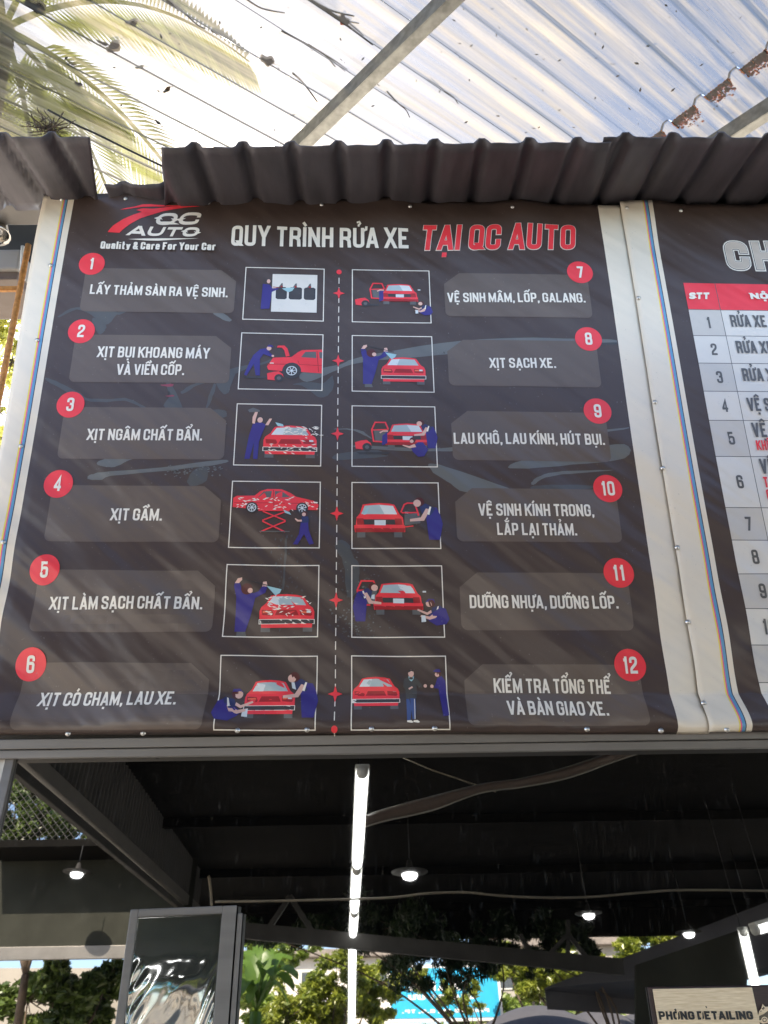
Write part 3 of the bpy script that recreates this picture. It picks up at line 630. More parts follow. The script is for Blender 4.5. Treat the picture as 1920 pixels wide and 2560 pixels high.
lgt('AUTO', 440, 496, 1318, 518, 120, w=.27, wid=1.12, gap=.14, slant=.32)
lg([(455, 546), (640, 538), (900, 536), (1345, 540), (1000, 556), (830, 566), (680, 562)], 'white_print')
lgt('Quality & Care For Your Car', 104, 668, 1560, 706, 94, w=.205, wid=.30, gap=.085, space=.20)
pr.build('logo', ban)

# dashed timeline with stars
pr = Print(.0012); pr.ell(-.1405, 3.588, .0105, .0115, 'red_print', 16)
v = 3.560
while v > 1.83:
    pr.poly([(-.1418, v), (-.1418, v-.028), (-.1388, v-.028), (-.1388, v)], 'white_print'); v -= .0455
for k in range(6):
    cv = 3.486-.3102*k; q = []
    for j in range(8):
        a = RAD(45*j+90); rr = .0275 if j % 2 == 0 else .0095; q.append((-.1405+rr*math.cos(a)*.86, cv+rr*math.sin(a)))
    pr.poly(q, 'red_print')
pr.ell(-.140, 1.822, .010, .011, 'red_print', 16); pr.build('timeline', ban)

# ------------------------------------------------------------------ the twelve little pictures
class Pic(Print):
    def __init__(s, i):
        super().__init__(.0014); s.k = i % 6; s.u0, s.u1 = (-.512, -.200) if i < 6 else (-.0875, .2185)
        s.t = rowv(s.k); s.b = s.t-(.246 if s.k < 5 else .236)
    def q(s, x, y): return (s.u0+(s.u1-s.u0)*x, s.t+(s.b-s.t)*y)
    def P(s, pts, m): s.poly([s.q(*p) for p in pts], m)
    def Ln(s, pts, w, m, closed=False): s.line([s.q(*p) for p in pts], w, m, closed)
    def E(s, x, y, r, m, ry=None, n=20): c = s.q(x, y); s.ell(c[0], c[1], r*.31, (ry or r)*.31, m, n)
    def frame(s): s.line([(s.u0, s.t), (s.u1, s.t), (s.u1, s.b), (s.u0, s.b)], .0034, 'white_print', True)
    def box(s, x0, y0, x1, y1, m, r=0):
        if r == 0: s.P([(x0, y0), (x1, y0), (x1, y1), (x0, y1)], m)
        else: s.P([(x0+r, y0), (x1-r, y0), (x1, y0+r), (x1, y1-r), (x1-r, y1), (x0+r, y1), (x0, y1-r), (x0, y0+r)], m)
    # car seen head on, x0..x1 wide, y0 roof .. y1 underside
    def car_front(s, x0, y0, x1, y1, lamps='orange_print', foam=0):
        T = lambda pts: [(x0+(x1-x0)*a, y0+(y1-y0)*b) for a, b in pts]
        for a in (.03, .80): s.P(T([(a, .90), (a+.17, .90), (a+.17, 1.1), (a, 1.1)]), 'grey_print')
        s.P(T([(.20, .04), (.32, .0), (.50, -.02), (.68, 0), (.80, .04), (.90, .30), (.97, .38), (1.0, .50), (1.0, .74), (0, .74), (0, .50), (.03, .38), (.11, .30)]), 'red_print')
        s.P(T([(.24, .07), (.50, .045), (.76, .07), (.85, .31), (.14, .31)]), 'glass_print')
        s.P(T([(.24, .07), (.42, .05), (.36, .31), (.14, .31)]), 'pale_print')
        s.P(T([(.33, .46), (.67, .46), (.72, .62), (.28, .62)]), 'dark_red_print')
        for a, fl in ((.04, 1), (.74, -1)):
            s.P(T([(a, .46), (a+.19, .48), (a+.22, .58), (a+.20, .63), (a+.01, .61)]), 'dark_red_print'); s.P(T([(a+.02, .49), (a+.17, .50), (a+.19, .55), (a+.02, .55)]), lamps)
        s.P(T([(.86, .48), (.93, .48), (.94, .54), (.86, .54)]), 'pale_print')
        s.P(T([(.03, .86), (.97, .86), (.96, .98), (.04, .98)]), 'red_print')
        s.P(T([(-.01, .73), (1.01, .73), (1.01, .875), (-.01, .875)]), 'white_print'); s.P(T([(.003, .745), (.997, .745), (.997, .86), (.003, .86)]), 'mat_print')
        if foam: s.foam(x0, y0, x1, y1, foam)
    def car_back(s, x0, y0, x1, y1):
        T = lambda pts: [(x0+(x1-x0)*a, y0+(y1-y0)*b) for a, b in pts]
        for a in (.06, .78): s.P(T([(a, .95), (a+.16, .95), (a+.16, 1.18), (a, 1.18)]), 'grey_print')
        s.P(T([(.17, .03), (.32, -.01), (.5, -.03), (.70, -.01), (.80, .03), (.90, .38), (.96, .48), (.98, .78), (.03, .78), (.05, .48), (.11, .36)]), 'red_print')
        s.P(T([(.21, .07), (.5, .03), (.77, .07), (.85, .37), (.14, .37)]), 'glass_print'); s.P(T([(.50, .04), (.77, .07), (.85, .37), (.60, .37)]), 'pale_print')
        s.P(T([(.12, .55), (.88, .55), (.85, .74), (.15, .74)]), 'mat_print')
        for a in (.05, .80): s.P(T([(a, .52), (a+.13, .52), (a+.15, .74), (a+.01, .74)]), 'dark_red_print')
        s.P(T([(.40, .58), (.62, .58), (.62, .76), (.40, .76)]), 'pale_print')
        s.P(T([(0, .76), (1, .76), (1.0, 1.0), (.02, 1.0)]), 'red_print'); s.P(T([(.02, .86), (1, .86), (.98, 1.0), (.03, 1.0)]), 'dark_red_print')
        s.P(T([(1.0, .28), (1.07, .28), (1.07, .34), (1.0, .34)]), 'pale_print')
    def wheel(s, x, y, r):
        s.E(x, y, r, 'tyre_print'); s.E(x, y, r*.74, 'pale_print'); s.E(x, y, r*.62, 'mat_print')
        c = s.q(x, y); R = r*.31
        for k in range(7):
            a = RAD(360/7*k+12); s.line([c, (c[0]+R*.66*math.cos(a), c[1]+R*.66*math.sin(a))], .0026, 'pale_print')
        s.E(x, y, r*.18, 'pale_print', n=10)
    def foam(s, x0, y0, x1, y1, n):
        rg = random.Random(n)
        for _ in range(n):
            x = rg.uniform(x0, x1); y = rg.uniform(y0, y1); l = rg.uniform(.02, .07); d = rg.uniform(-.03, .035)
            s.P([(x, y), (x+l*.5, y+d*.5-.008), (x+l, y+d), (x+l*.5, y+d*.5+.010)], 'white_print')
    def limb(s, pts, w, m): s.Ln(pts, w*.31, m)
    def head(s, x, y, r, hair='hair_print', face=1, cap=False):
        s.E(x, y, r, hair, r*1.1); s.E(x+face*r*.45, y+.012, r*.72, 'skin_print', r*.9)
        if cap: s.P([(x-r*1.1, y-.01), (x-r*.8, y-r*1.4), (x+r*.8*1, y-r*1.4), (x+face*r*1.6, y-.02)], 'navy_print')
    def sprayer(s, x, y, h, hair='hair_print'):                 # worker with raised lance, seen from behind
        Q = lambda pts: [(x+a*h, y+b*h) for a, b in pts]
        s.P(Q([(-.10, .95), (.02, .95), (.04, 1.04), (-.10, 1.04)]), 'grey_print')
        s.P(Q([(-.13, .28), (.06, .24), (.16, .26), (.12, .50), (.08, .70), (.02, .96), (-.13, .96), (-.12, .60)]), 'navy_print')
        s.P(Q([(-.13, .32), (-.17, .12), (-.16, .04), (-.09, .05), (-.06, .22), (-.02, .30)]), 'navy_print')
        s.P(Q([(.06, .28), (.22, .20), (.25, .10), (.32, .12), (.29, .24), (.12, .36)]), 'navy_print')
        s.P(Q([(-.16, .06), (-.12, -.03), (-.06, -.05), (-.05, -.01), (-.10, .06)]), 'skin_print')
        s.P(Q([(.24, .12), (.25, .03), (.30, .02), (.32, .12)]), 'skin_print')
        s.limb([(x-.06*h, y-.02*h), (x+.20*h, y+.06*h), (x+.42*h, y+.13*h)], .010, 'tyre_print')
        s.E(x+.02*h, y+.17*h, .075*h/.55*.62, hair); s.E(x+.07*h, y+.20*h, .03*h/.55*.7, 'skin_print')
    def squat(s, x, y, h, f=1, cap=True):                       # worker crouching, facing f
        Q = lambda pts: [(x+f*a*h, y+b*h) for a, b in pts]
        s.P(Q([(-.55, .75), (-.45, .35), (-.30, .28), (.0, .55), (.15, .72), (.05, .85), (-.15, 1.0), (-.45, .95)]), 'navy_print')
        s.P(Q([(-.35, .30), (-.28, .22), (-.05, .30), (.02, .55), (-.20, .58)]), 'shirt_print')
        s.P(Q([(-.22, .50), (-.14, .47), (.05, .66), (.30, .60), (.34, .66), (.05, .78), (-.15, .70)]), 'skin_print')
        s.P(Q([(.0, .40), (.12, .50), (.40, .36), (.42, .42), (.12, .60), (-.02, .50)]), 'skin_print')
        s.P(Q([(.18, .62), (.30, .62), (.30, .88), (.16, .86)]), 'pale_print')
        s.P(Q([(-.24, .24), (-.20, .26), (-.14, .52), (-.20, .54)]), 'white_print')
        s.E(x, y+.12*h, .13*h, 'hair_print'); s.E(x+f*.05*h, y+.15*h, .10*h, 'skin_print')
        if cap: s.P(Q([(-.13, .12), (-.10, -.03), (.06, -.04), (.16, .08), (.10, .10)]), 'navy_print')
    def stoop(s, x, y, h, f=-1):                                # worker leaning forward, standing at x, facing f
        Q = lambda pts: [(x+f*a*h, y+b*h) for a, b in pts]
        s.P(Q([(-.16, .40), (-.10, .22), (.12, .20), (.10, .45), (.04, .60), (.06, 1.0), (-.14, 1.0), (-.20, .62)]), 'navy_print')
        s.P(Q([(-.08, .24), (.10, .12), (.22, .16), (.18, .36), (.02, .42)]), 'shirt_print')
        s.P(Q([(.02, .26), (.10, .24), (.20, .46), (.40, .50), (.40, .56), (.14, .54)]), 'skin_print')
        s.P(Q([(.0, .20), (.03, .19), (.08, .38), (.04, .40)]), 'white_print')
        s.E(x+f*.22*h, y+.08*h, .09*h, 'hair_print'); s.E(x+f*.26*h, y+.11*h, .07*h, 'skin_print')
def spray(s, x0, y0, x1, y1, wd):
    dx, dy = x1-x0, y1-y0; s.P([(x0, y0), (x1-dy*wd, y1+dx*wd), (x1+dx*.12, y1+dy*.1), (x1+dy*wd, y1-dx*wd)], 'spray_print')
def floor_shadow(s, x0, x1, y): s.P([(x0, y), (x1, y-.01), (x1-.02, y+.03), (x0+.04, y+.035)], 'mat_print')
def door_left(s, x0, y0, x1, y1):
    T = lambda a, b: (x0+(x1-x0)*a, y0+(y1-y0)*b)
    s.P([T(.12, .42), T(.95, .38), T(.85, .95), T(.2, .95)], 'grey_print')
    s.Ln([T(.95, .36), T(.78, 0), T(.20, 0), T(0, .38), T(.10, .97), T(.62, 1)], .0055, 'red_print'); s.Ln([T(0, .40), T(.95, .36)], .0045, 'red_print')
def bumper_piece(s, x, y, k=1.0):
    T = lambda pts: [(x+a*k, y+b*k) for a, b in pts]
    s.P(T([(0, .04), (.08, .01), (.14, 0), (.19, .05), (.20, .10), (.16, .09), (.13, .14), (.11, .16), (.01, .15)]), 'red_print'); s.E(x+.145*k, y+.12*k, .055*k, 'tyre_print'); s.E(x+.145*k, y+.12*k, .025*k, 'grey_print')

p = Pic(0); p.frame()
p.box(.345, .12, .915, .845, 'cell_print')
for x0, x1 in ((.395, .535), (.560, .725), (.750, .895)):
    p.box(x0, .37, x1, .605, 'ink_print', .022); p.box(x0+.014, .39, x1-.014, .59, 'mat_print', .016); m = (x0+x1)/2
    p.P([(m-.035, .37), (m-.005, .30), (m+.012, .29), (m+.018, .37)], 'grey_print'); p.E(m, .36, .015, 'dark_red_print')
p.P([(.47, .40), (.54, .38), (.63, .375), (.60, .44), (.55, .47)], 'spray_print')
p.P([(.225, .315), (.31, .33), (.35, .40), (.42, .39), (.43, .41), (.345, .47), (.335, .62), (.325, .79), (.215, .80), (.235, .60), (.225, .45)], 'navy_print')
p.E(.285, .25, .034, 'mat_print'); p.E(.298, .265, .023, 'skin_print', .032); p.P([(.345, .365), (.40, .37), (.40, .39), (.36, .395)], 'skin_print'); p.limb([(.36, .37), (.44, .385)], .008, 'dark_red_print')
p.build('illustration', ban, 'picture of a worker hosing three floor mats on a white board')

p = Pic(1); p.frame(); floor_shadow(p, .05, .45, .78)
p.P([(.36, .53), (.40, .44), (.62, .42), (.70, .33), (.75, .29), (.995, .275), (.995, .70), (.70, .68), (.55, .68), (.35, .66), (.33, .60)], 'red_print')
p.P([(.45, .22), (.53, .215), (.57, .27), (.60, .40), (.555, .42), (.53, .30), (.50, .255), (.44, .255)], 'red_print')
p.P([(.735, .42), (.79, .32), (.92, .315), (.925, .43)], 'grey_print'); p.P([(.955, .32), (.995, .32), (.995, .435), (.965, .435)], 'grey_print')
p.Ln([(.70, .48), (.72, .55), (.995, .565)], .0018, 'dark_red_print'); p.Ln([(.93, .30), (.955, .68)], .002, 'dark_red_print'); p.Ln([(.33, .555), (.70, .55)], .003, 'dark_red_print')
p.P([(.36, .53), (.41, .53), (.41, .545), (.365, .545)], 'white_print')
p.E(.63, .665, .115, 'mat_print'); p.wheel(.63, .665, .088); bumper_piece(p, .335, .68, 1.0)
p.P([(.16, .40), (.24, .29), (.33, .27), (.34, .33), (.40, .40), (.38, .43), (.28, .38), (.24, .47), (.25, .76), (.20, .76), (.17, .56), (.09, .77), (.06, .75), (.12, .52)], 'navy_print')
p.E(.345, .275, .030, 'skin_print'); p.P([(.32, .245), (.34, .21), (.38, .215), (.40, .25)], 'navy_print'); p.E(.395, .41, .016, 'skin_print')
p.build('illustration', ban, 'picture of a worker leaning over a red car with raised bonnet')

def worker_arms_up(p, x, y):
    p.P([(x-.05, y+.30), (x+.04, y+.28), (x+.10, y+.32), (x+.05, y+.52), (x+.03, y+.60), (x+.02, y+.88), (x-.03, y+.88), (x-.03, y+.62), (x-.07, y+.88), (x-.13, y+.88), (x-.09, y+.50)], 'navy_print')
    p.P([(x-.06, y+.30), (x-.06, y+.20), (x-.03, y+.10), (x, y+.11), (x-.02, y+.22), (x-.03, y+.31)], 'skin_print'); p.P([(x+.09, y+.33), (x+.14, y+.22), (x+.17, y+.22), (x+.13, y+.33)], 'skin_print')
    p.E(x+.025, y+.235, .040, 'mat_print'); p.E(x+.03, y+.245, .032, 'skin_print', .036); p.P([(x-.12, y+.08), (x-.06, y+.04), (x+.02, y+.08), (x+.02, y+.11), (x-.10, y+.12)], 'grey_print')
p = Pic(2); p.frame(); worker_arms_up(p, .25, .02); p.car_front(.33, .36, .95, .83, 'dark_red_print')
p.P([(.46, .30), (.55, .33), (.56, .37), (.49, .36)], 'spray_print'); p.foam(.55, .36, .93, .50, 40); p.foam(.38, .66, .90, .80, 26); p.foam(.68, .40, 1.0, .62, 16)
p.build('illustration', ban, 'picture of a worker foaming the front of a red car')

p = Pic(3); p.frame()
p.P([(.02, .26), (.06, .225), (.26, .22), (.32, .15), (.40, .115), (.56, .115), (.66, .17), (.73, .23), (.93, .29), (.985, .35), (.97, .43), (.85, .43), (.30, .43), (.02, .40)], 'red_print')
p.P([(.30, .24), (.36, .15), (.455, .145), (.46, .245)], 'grey_print'); p.P([(.485, .145), (.57, .15), (.66, .235), (.49, .245)], 'grey_print')
p.Ln([(.47, .13), (.485, .43)], .002, 'dark_red_print'); p.Ln([(.03, .33), (.97, .33)], .0016, 'dark_red_print'); p.P([(.92, .30), (.975, .31), (.97, .33), (.93, .325)], 'white_print')
p.foam(.05, .25, .70, .43, 46); p.foam(.74, .30, .96, .42, 12); p.box(.31, .432, .66, .455, 'red_print')
p.wheel(.235, .405, .068); p.wheel(.80, .405, .068)
p.Ln([(.36, .46), (.62, .60)], .0048, 'red_print'); p.Ln([(.62, .46), (.36, .60)], .0048, 'red_print'); p.Ln([(.36, .61), (.62, .77)], .0048, 'red_print'); p.Ln([(.62, .61), (.34, .77)], .0048, 'red_print')
p.box(.33, .755, .67, .772, 'grey_print'); p.P([(.59, .43), (.66, .47), (.68, .51), (.61, .48)], 'spray_print')
p.P([(.79, .60), (.87, .60), (.88, .74), (.94, .94), (.89, .955), (.83, .80), (.76, .955), (.71, .95), (.79, .76)], 'navy_print'); p.P([(.80, .53), (.87, .53), (.88, .62), (.79, .63)], 'shirt_print')
p.E(.83, .49, .030, 'hair_print'); p.E(.822, .50, .022, 'skin_print'); p.P([(.80, .58), (.80, .61), (.75, .61), (.72, .57), (.73, .56), (.76, .585)], 'skin_print')
p.build('illustration', ban, 'picture of a red car on a scissor lift')

p = Pic(4); p.frame(); p.sprayer(.215, .22, .74); p.car_front(.375, .42, .96, .885, foam=0); p.foam(.42, .45, .90, .72, 44)
spray(p, .44, .30, .57, .39, .35); p.build('illustration', ban, 'picture of a worker rinsing a red car from behind')

p = Pic(5); p.frame(); p.car_front(.27, .34, .785, .80); p.squat(.185, .46, .42, 1); p.stoop(.90, .24, .60, -1); p.P([(.74, .36), (.77, .36), (.79, .46), (.75, .44)], 'pale_print')
p.build('illustration', ban, 'picture of two workers wiping a red car')

p = Pic(6); p.frame(); floor_shadow(p, .05, .35, .66); door_left(p, .23, .26, .425, .55); p.car_back(.37, .275, .845, .60); bumper_piece(p, .035, .54, .92)
p.P([(.345, .42), (.40, .38), (.40, .58), (.345, .61)], 'navy_print'); p.limb([(.32, .41), (.36, .385), (.41, .39)], .016, 'skin_print'); p.squat(.885, .60, .26, -1, False)
p.build('illustration', ban, 'picture of a red car with open door and crouching worker at its right')

p = Pic(7); p.frame(); p.sprayer(.225, .20, .70); p.car_front(.36, .395, .905, .83); spray(p, .41, .30, .52, .38, .4)
p.limb([(.17, .24), (.10, .30), (.08, .27)], .007, 'tyre_print'); p.build('illustration', ban, 'picture of a worker spraying clean a red car')

p = Pic(8); p.frame(); floor_shadow(p, .05, .45, .77); door_left(p, .235, .275, .445, .60); p.car_back(.39, .30, .92, .65); bumper_piece(p, .035, .57, .98)
p.P([(.36, .50), (.42, .43), (.42, .62), (.355, .66)], 'navy_print'); p.limb([(.33, .45), (.37, .42), (.43, .42)], .016, 'skin_print')
p.stoop(.925, .24, .46, -1); p.P([(.70, .70), (.78, .60), (.84, .60), (.90, .72), (.85, .83), (.78, .84), (.72, .76)], 'navy_print'); p.E(.72, .565, .036, 'hair_print'); p.E(.708, .585, .022, 'skin_print')
p.P([(.74, .63), (.76, .68), (.68, .70), (.60, .66), (.60, .645), (.68, .665)], 'skin_print'); p.build('illustration', ban, 'picture of three workers drying a red car')

p = Pic(9); p.frame(); p.car_back(.025, .33, .605, .76)
p.P([(.60, .49), (.78, .46), (.78, .62), (.60, .66)], 'grey_print'); p.Ln([(.56, .46), (.60, .34), (.64, .315), (.72, .32), (.755, .46), (.76, .51)], .0055, 'red_print'); p.Ln([(.57, .465), (.755, .46)], .005, 'red_print'); p.Ln([(.60, .68), (.70, .665)], .004, 'red_print')
p.P([(.14, .46), (.16, .40), (.20, .38), (.17, .49), (.13, .50)], 'spray_print'); p.stoop(.91, .25, .62, -1); p.build('illustration', ban, 'picture of a worker closing the open door of a red car')

p = Pic(10); p.frame(); door_left(p, .06, .22, .29, .56); p.car_back(.235, .25, .78, .625); p.stoop(.115, .26, .52, 1); p.P([(.22, .42), (.25, .41), (.25, .48), (.21, .47)], 'pale_print'); p.squat(.865, .48, .36, -1, True)
p.build('illustration', ban, 'picture of two workers dressing trim and tyres of a red car')

p = Pic(11); p.frame(); p.car_front(.01, .295, .50, .69)
p.P([(.57, .59), (.60, .58), (.62, .72), (.605, .885), (.57, .885)], 'jeans_print'); p.P([(.61, .58), (.665, .58), (.665, .72), (.655, .87), (.625, .87), (.62, .72)], 'jeans_print'); p.Ln([(.655, .59), (.65, .87)], .002, 'white_print')
for a in (.57, .635): p.P([(a, .885), (a+.04, .88), (a+.065, .905), (a+.05, .915), (a, .905)], 'white_print')
p.P([(.555, .31), (.60, .285), (.66, .285), (.70, .32), (.745, .40), (.74, .43), (.70, .42), (.685, .39), (.68, .58), (.57, .59), (.565, .46), (.54, .42)], 'coat_print')
p.P([(.60, .27), (.63, .30), (.66, .27), (.65, .32), (.63, .345), (.605, .32)], 'spray_print'); p.E(.628, .235, .030, 'skin_print', .04); p.P([(.60, .225), (.605, .185), (.65, .185), (.655, .225), (.63, .205)], 'tyre_print')
p.E(.775, .405, .018, 'skin_print'); p.E(.845, .41, .018, 'skin_print'); p.limb([(.60, .45), (.64, .42)], .018, 'skin_print')
p.P([(.86, .41), (.90, .39), (.905, .30), (.95, .27), (.99, .34), (.995, .60), (1.0, .82), (.94, .83), (.93, .60), (.915, .44), (.87, .435)], 'navy_print')
p.E(.915, .235, .032, 'hair_print'); p.E(.905, .25, .024, 'skin_print'); p.P([(.86, .205), (.89, .18), (.93, .175), (.945, .215), (.90, .22)], 'navy_print'); p.build('illustration', ban, 'picture of a worker handing a red car back to its owner')
# ================================================================== price banner on the right
VT2, VB2 = 3.975, 1.812
ban2 = thing('banner', 'dark price list banner with a white numbered table at the right edge', 'banner', loc=(2.0, D, VB2))
def place2(u, v, d):
    p = cloth_point(u, v, d); p.y -= .005+.4*seamfold(u, v, 1.06, .05); return p
STR2 = [1.1155, 1.1205, 1.1245, 1.135, 1.138]
def bmat2(u, v):
    if u > 1.156: return 1
    for k in range(4):
        if STR2[k] < u < STR2[k+1]: return 2+k
    return 0
cloth('sheet', 1.026, 3.36, VB2, VT2, STR2+[1.156], ban2, place2, bmat2, ['white_vinyl', 'black_print', 'yellow_print', 'magenta_print', 'cyan_print', 'ink_print'])
def z5(x, y): return (1480+x/2.766)*.8641, (500+y/2.766)*.8641
def z6(x, y): return (1480+x/2.95)*.8641, (1150+y/2.95)*.8641
TU0, TU1, TC = 1.226, 3.20, 1.351
rows = [uv(*z5(x, y))[1] for x, y in ((610, 580), (645, 765), (675, 945), (708, 1135), (743, 1328), (778, 1528), (828, 1777))]+[uv(*z6(x, y))[1] for x, y in ((950, 355), (998, 595), (1047, 845), (1098, 1102), (1148, 1367), (1200, 1645))]+[uv(*z6(1265, 1905))[1]]
pr = Print(.0014); pr.eps = 5e-6; pr.poly([(TU0, rows[1]), (TU1, rows[1]), (TU1, rows[0]), (TU0, rows[0])], 'table_red_print')
for k in range(1, 13):
    pr.poly([(TU0, rows[k+1]), (TC, rows[k+1]), (TC, rows[k]), (TU0, rows[k])], 'cell_dim_print' if k % 2 else 'cell_print')
    pr.poly([(TC, rows[k+1]), (TU1, rows[k+1]), (TU1, rows[k]), (TC, rows[k])], 'cell_print')
for k in range(1, 13): pr.poly([(TU0, rows[k]-.0014), (TU1, rows[k]-.0014), (TU1, rows[k]+.0014), (TU0, rows[k]+.0014)], 'grey_ink_print')
pr.poly([(TC-.0012, rows[13]), (TC+.0012, rows[13]), (TC+.0012, rows[0]), (TC-.0012, rows[0])], 'grey_ink_print')
tb = pr.build('price_table', ban2, place=place2)
pr = Print(.0021); pr.eps = 5e-6
for k in range(1, 13):
    s = str(k); P, W = layout(s, w=.17, wid=.34); hh = .053; cv = (rows[k]+rows[k+1])/2; cu = (TU0+TC)/2+.006
    for q in P: pr.poly([(cu+(x-W/2)*hh*.85, cv-hh/2+y*hh) for x, y in q], 'grey_ink_print')
HV = .056
def rowt(t, u, v, h=HV, m='grey_ink_print'):
    P, W = layout(t, w=.175, wid=.32)
    for q in P: pr.poly([(u+x*h*.80, v+y*h) for x, y in q], m)
for t, x, y, h, m in (('RỬA XE', 958, 887, HV, 0), ('RỬA XE', 998, 1070, HV, 0), ('RỬA XE', 1040, 1262, HV, 0), ('VỆ S', 1075, 1468, HV, 0), ('VỆ', 1110, 1648, .060, 0), ('KHÔ', 1135, 1737, .040, 1), ('VỆ', 1165, 1900, .060, 0), ('T', 1185, 1995, .042, 1), ('C', 1206, 2082, .042, 1)):
    rowt(t, *uv(*z5(x, y)), h, 'red_print' if m else 'grey_ink_print')
def heavy(t, x0, y0, x1, y1, h, m, f, **k):
    a = uv(*f(x0, y0)); b = uv(*f(x1, y1)); c = uv(*f((x0+x1)/2, (y0+y1)/2-h)); pr.text(t, a[0], a[1], b[0], b[1], c[1]-(a[1]+b[1])/2, m, **k)
heavy('STT', 663, 697, 805, 697, 46, 'white_print', z5, w=.30, wid=.62, gap=.05, slant=.22)
heavy('NỘI', 1090, 697, 1240, 697, 42, 'white_print', z5, w=.30, wid=.62, gap=.12)
pr.build('lettering', tb, place=place2)
pr = Print(.0012)
for wd, m in ((.34, 'white_print'), (.27, 'ink_print'), (.235, 'white_print'), (.21, 'beige_print')):
    g = .10+(.34-wd)
    k = (.34-wd)/2
    a = uv(*z5(935, 497)); b = uv(*z5(1300, 497)); h = uv(*z5(1110, 284))[1]-(a[1]+b[1])/2
    P, W = layout('CH', w=.34, wid=.46, gap=.07); sx = (b[0]-a[0])/W; x = 0.0
    for ch in 'CH':
        gl = G[ch]; Wd = gl[0]*.46
        for closed, Pp in gl[1]:
            pts = _round([(px*Wd, py, r*.46*1.1) for px, py, r in Pp], closed); pts = [(.17+p, .17+q*.66) for p, q in pts]
            if not closed:
                for e, nb in ((0, 1), (-1, -2)):
                    A_, B_ = Vector(pts[e]), Vector(pts[nb]); d = (A_-B_).normalized(); A_ = A_+d*((.17-k) if ch == 'H' and abs(d.y) > .5 else (.05-k)); pts[e] = (A_.x, A_.y)
            for q in ribbon(pts, closed, wd): pr.poly([(a[0]+(x+p[0])*sx, a[1]+p[1]*h) for p in q], m)
        x += Wd+.34+.07
pr.build('heading', ban2, 'pale outlined heavy heading', place=place2)

# screws that hold the banners, each a fixing of its own banner
def screw(px, py, banner, place, dy=.0):
    u, v = uv(px, py); p = place(u, v, .002); bm = bmesh.new()
    ax = Matrix(((1, 0, 0), (0, 0, -1), (0, 1, 0))).transposed(); ax = Matrix(((1, 0, 0), (0, 0, -1), (0, 1, 0)))
    add_lathe(bm, p, [(.0085, 0), (.0085, .0012), (.0052, .0016), (.0050, .0035), (.0030, .0048), (.0010, .0050)], 14, ax)
    return bm_obj('screw', bm, 'screw_metal', banner, True)
for q in ((154, 498), (316, 502), (521, 507), (804, 513), (1025, 518), (1279.5, 524), (128, 666), (95, 853), (53, 1116), (11, 1357), (179, 1836), (365, 1835), (599, 1829), (770, 1827), (929, 1825), (1084, 1825), (1462, 1825)):
    screw(q[0]*.8641, q[1]*.8641, ban, edge_place)
for q in ((1353, 453), (1377, 648), (1413, 871), (1430, 1013), (1460, 1185), (1484, 1345), (1514, 1521)): screw(q[0], q[1], ban2, place2)
for q in ((1701.6, 527), (1643, 1829), (1800, 1828)): screw(q[0]*.8641, q[1]*.8641, ban2, place2)
for u in (2.1, 2.6, 3.1):
    p = place2(u, VT2-.02, .002); bm = bmesh.new(); add_lathe(bm, p, [(.0085, 0), (.0085, .0012), (.005, .0035), (.001, .005)], 14, Matrix(((1, 0, 0), (0, 0, -1), (0, 1, 0)))); bm_obj('screw', bm, 'screw_metal', ban2, True)

# ================================================================== corrugated eaves above the banners
def eave(label, xa, xb, y0, z0, y1, z1, phase, skewl=0.0, skewr=0.0, pitch=.178, amp=.026, low=0.0):
    V = []; Fc = []; n = int((xb-xa)/.012); m = 8
    for j in range(m+1):
        t = j/m
        for i in range(n+1):
            s = i/n; x = xa+(xb-xa)*s+t*(skewl*(1-s)+skewr*s)
            c = ((x-phase)/pitch) % 1.0; h = amp*(sstep(.22, .33, c)-sstep(.47, .58, c))+.002*math.sin(x*60+t*5)
            V.append((x, y0+(y1-y0)*t, z0+(z1-z0)*t+h+.006*math.sin(x*2.3+low)))
    for j in range(m):
        for i in range(n): Fc.append((j*(n+1)+i, j*(n+1)+i+1, (j+1)*(n+1)+i+1, (j+1)*(n+1)+i))
    o = mesh('eave_sheet', V, Fc, 'dark_sheet', None, None, True)
    so = o.modifiers.new('thickness', 'SOLIDIFY'); so.thickness = .004; so.offset = 1
    return tag(o, label, 'roof sheet', 'dark corrugated eave sheets')
ZW = 3.952
EY = D-.36
ez = on_y(900, 312, EY).z
def ex(px, py): return on_y(px, py, EY).x
WY = D+.02
def wx(px, py): return on_y(px, py, WY).x
la, lb = wx(214, 394), ex(193, 303)
eave('dark corrugated eave sheet left of the bright notch', -2.3, la, D+.06, ZW+.035, EY, ez+.055, -2.335, lb-la, lb-la, low=1.0)
ma, mb, xm, xe = wx(357, 398), ex(350, 304), wx(1292, 428), ex(1322, 318)
eave('long dark corrugated eave sheet right of the bright notch', ma, xm, D+.06, ZW, EY, ez, -.02, mb-ma, xe-xm)
eave('dark corrugated eave sheet lapped at the right, above the price list', xm-.03, 4.7, D+.055, ZW+.010, EY-.012, ez+.012, xm-.08, xe-xm, 0)
eave('short dark corrugated sheet set back in the bright notch', -1.10, -.50, D+.075, ZW+.012, D-.075, on_y(285, 396, D-.075).z, on_y(265, 395, D-.075).x-.07, amp=.016)
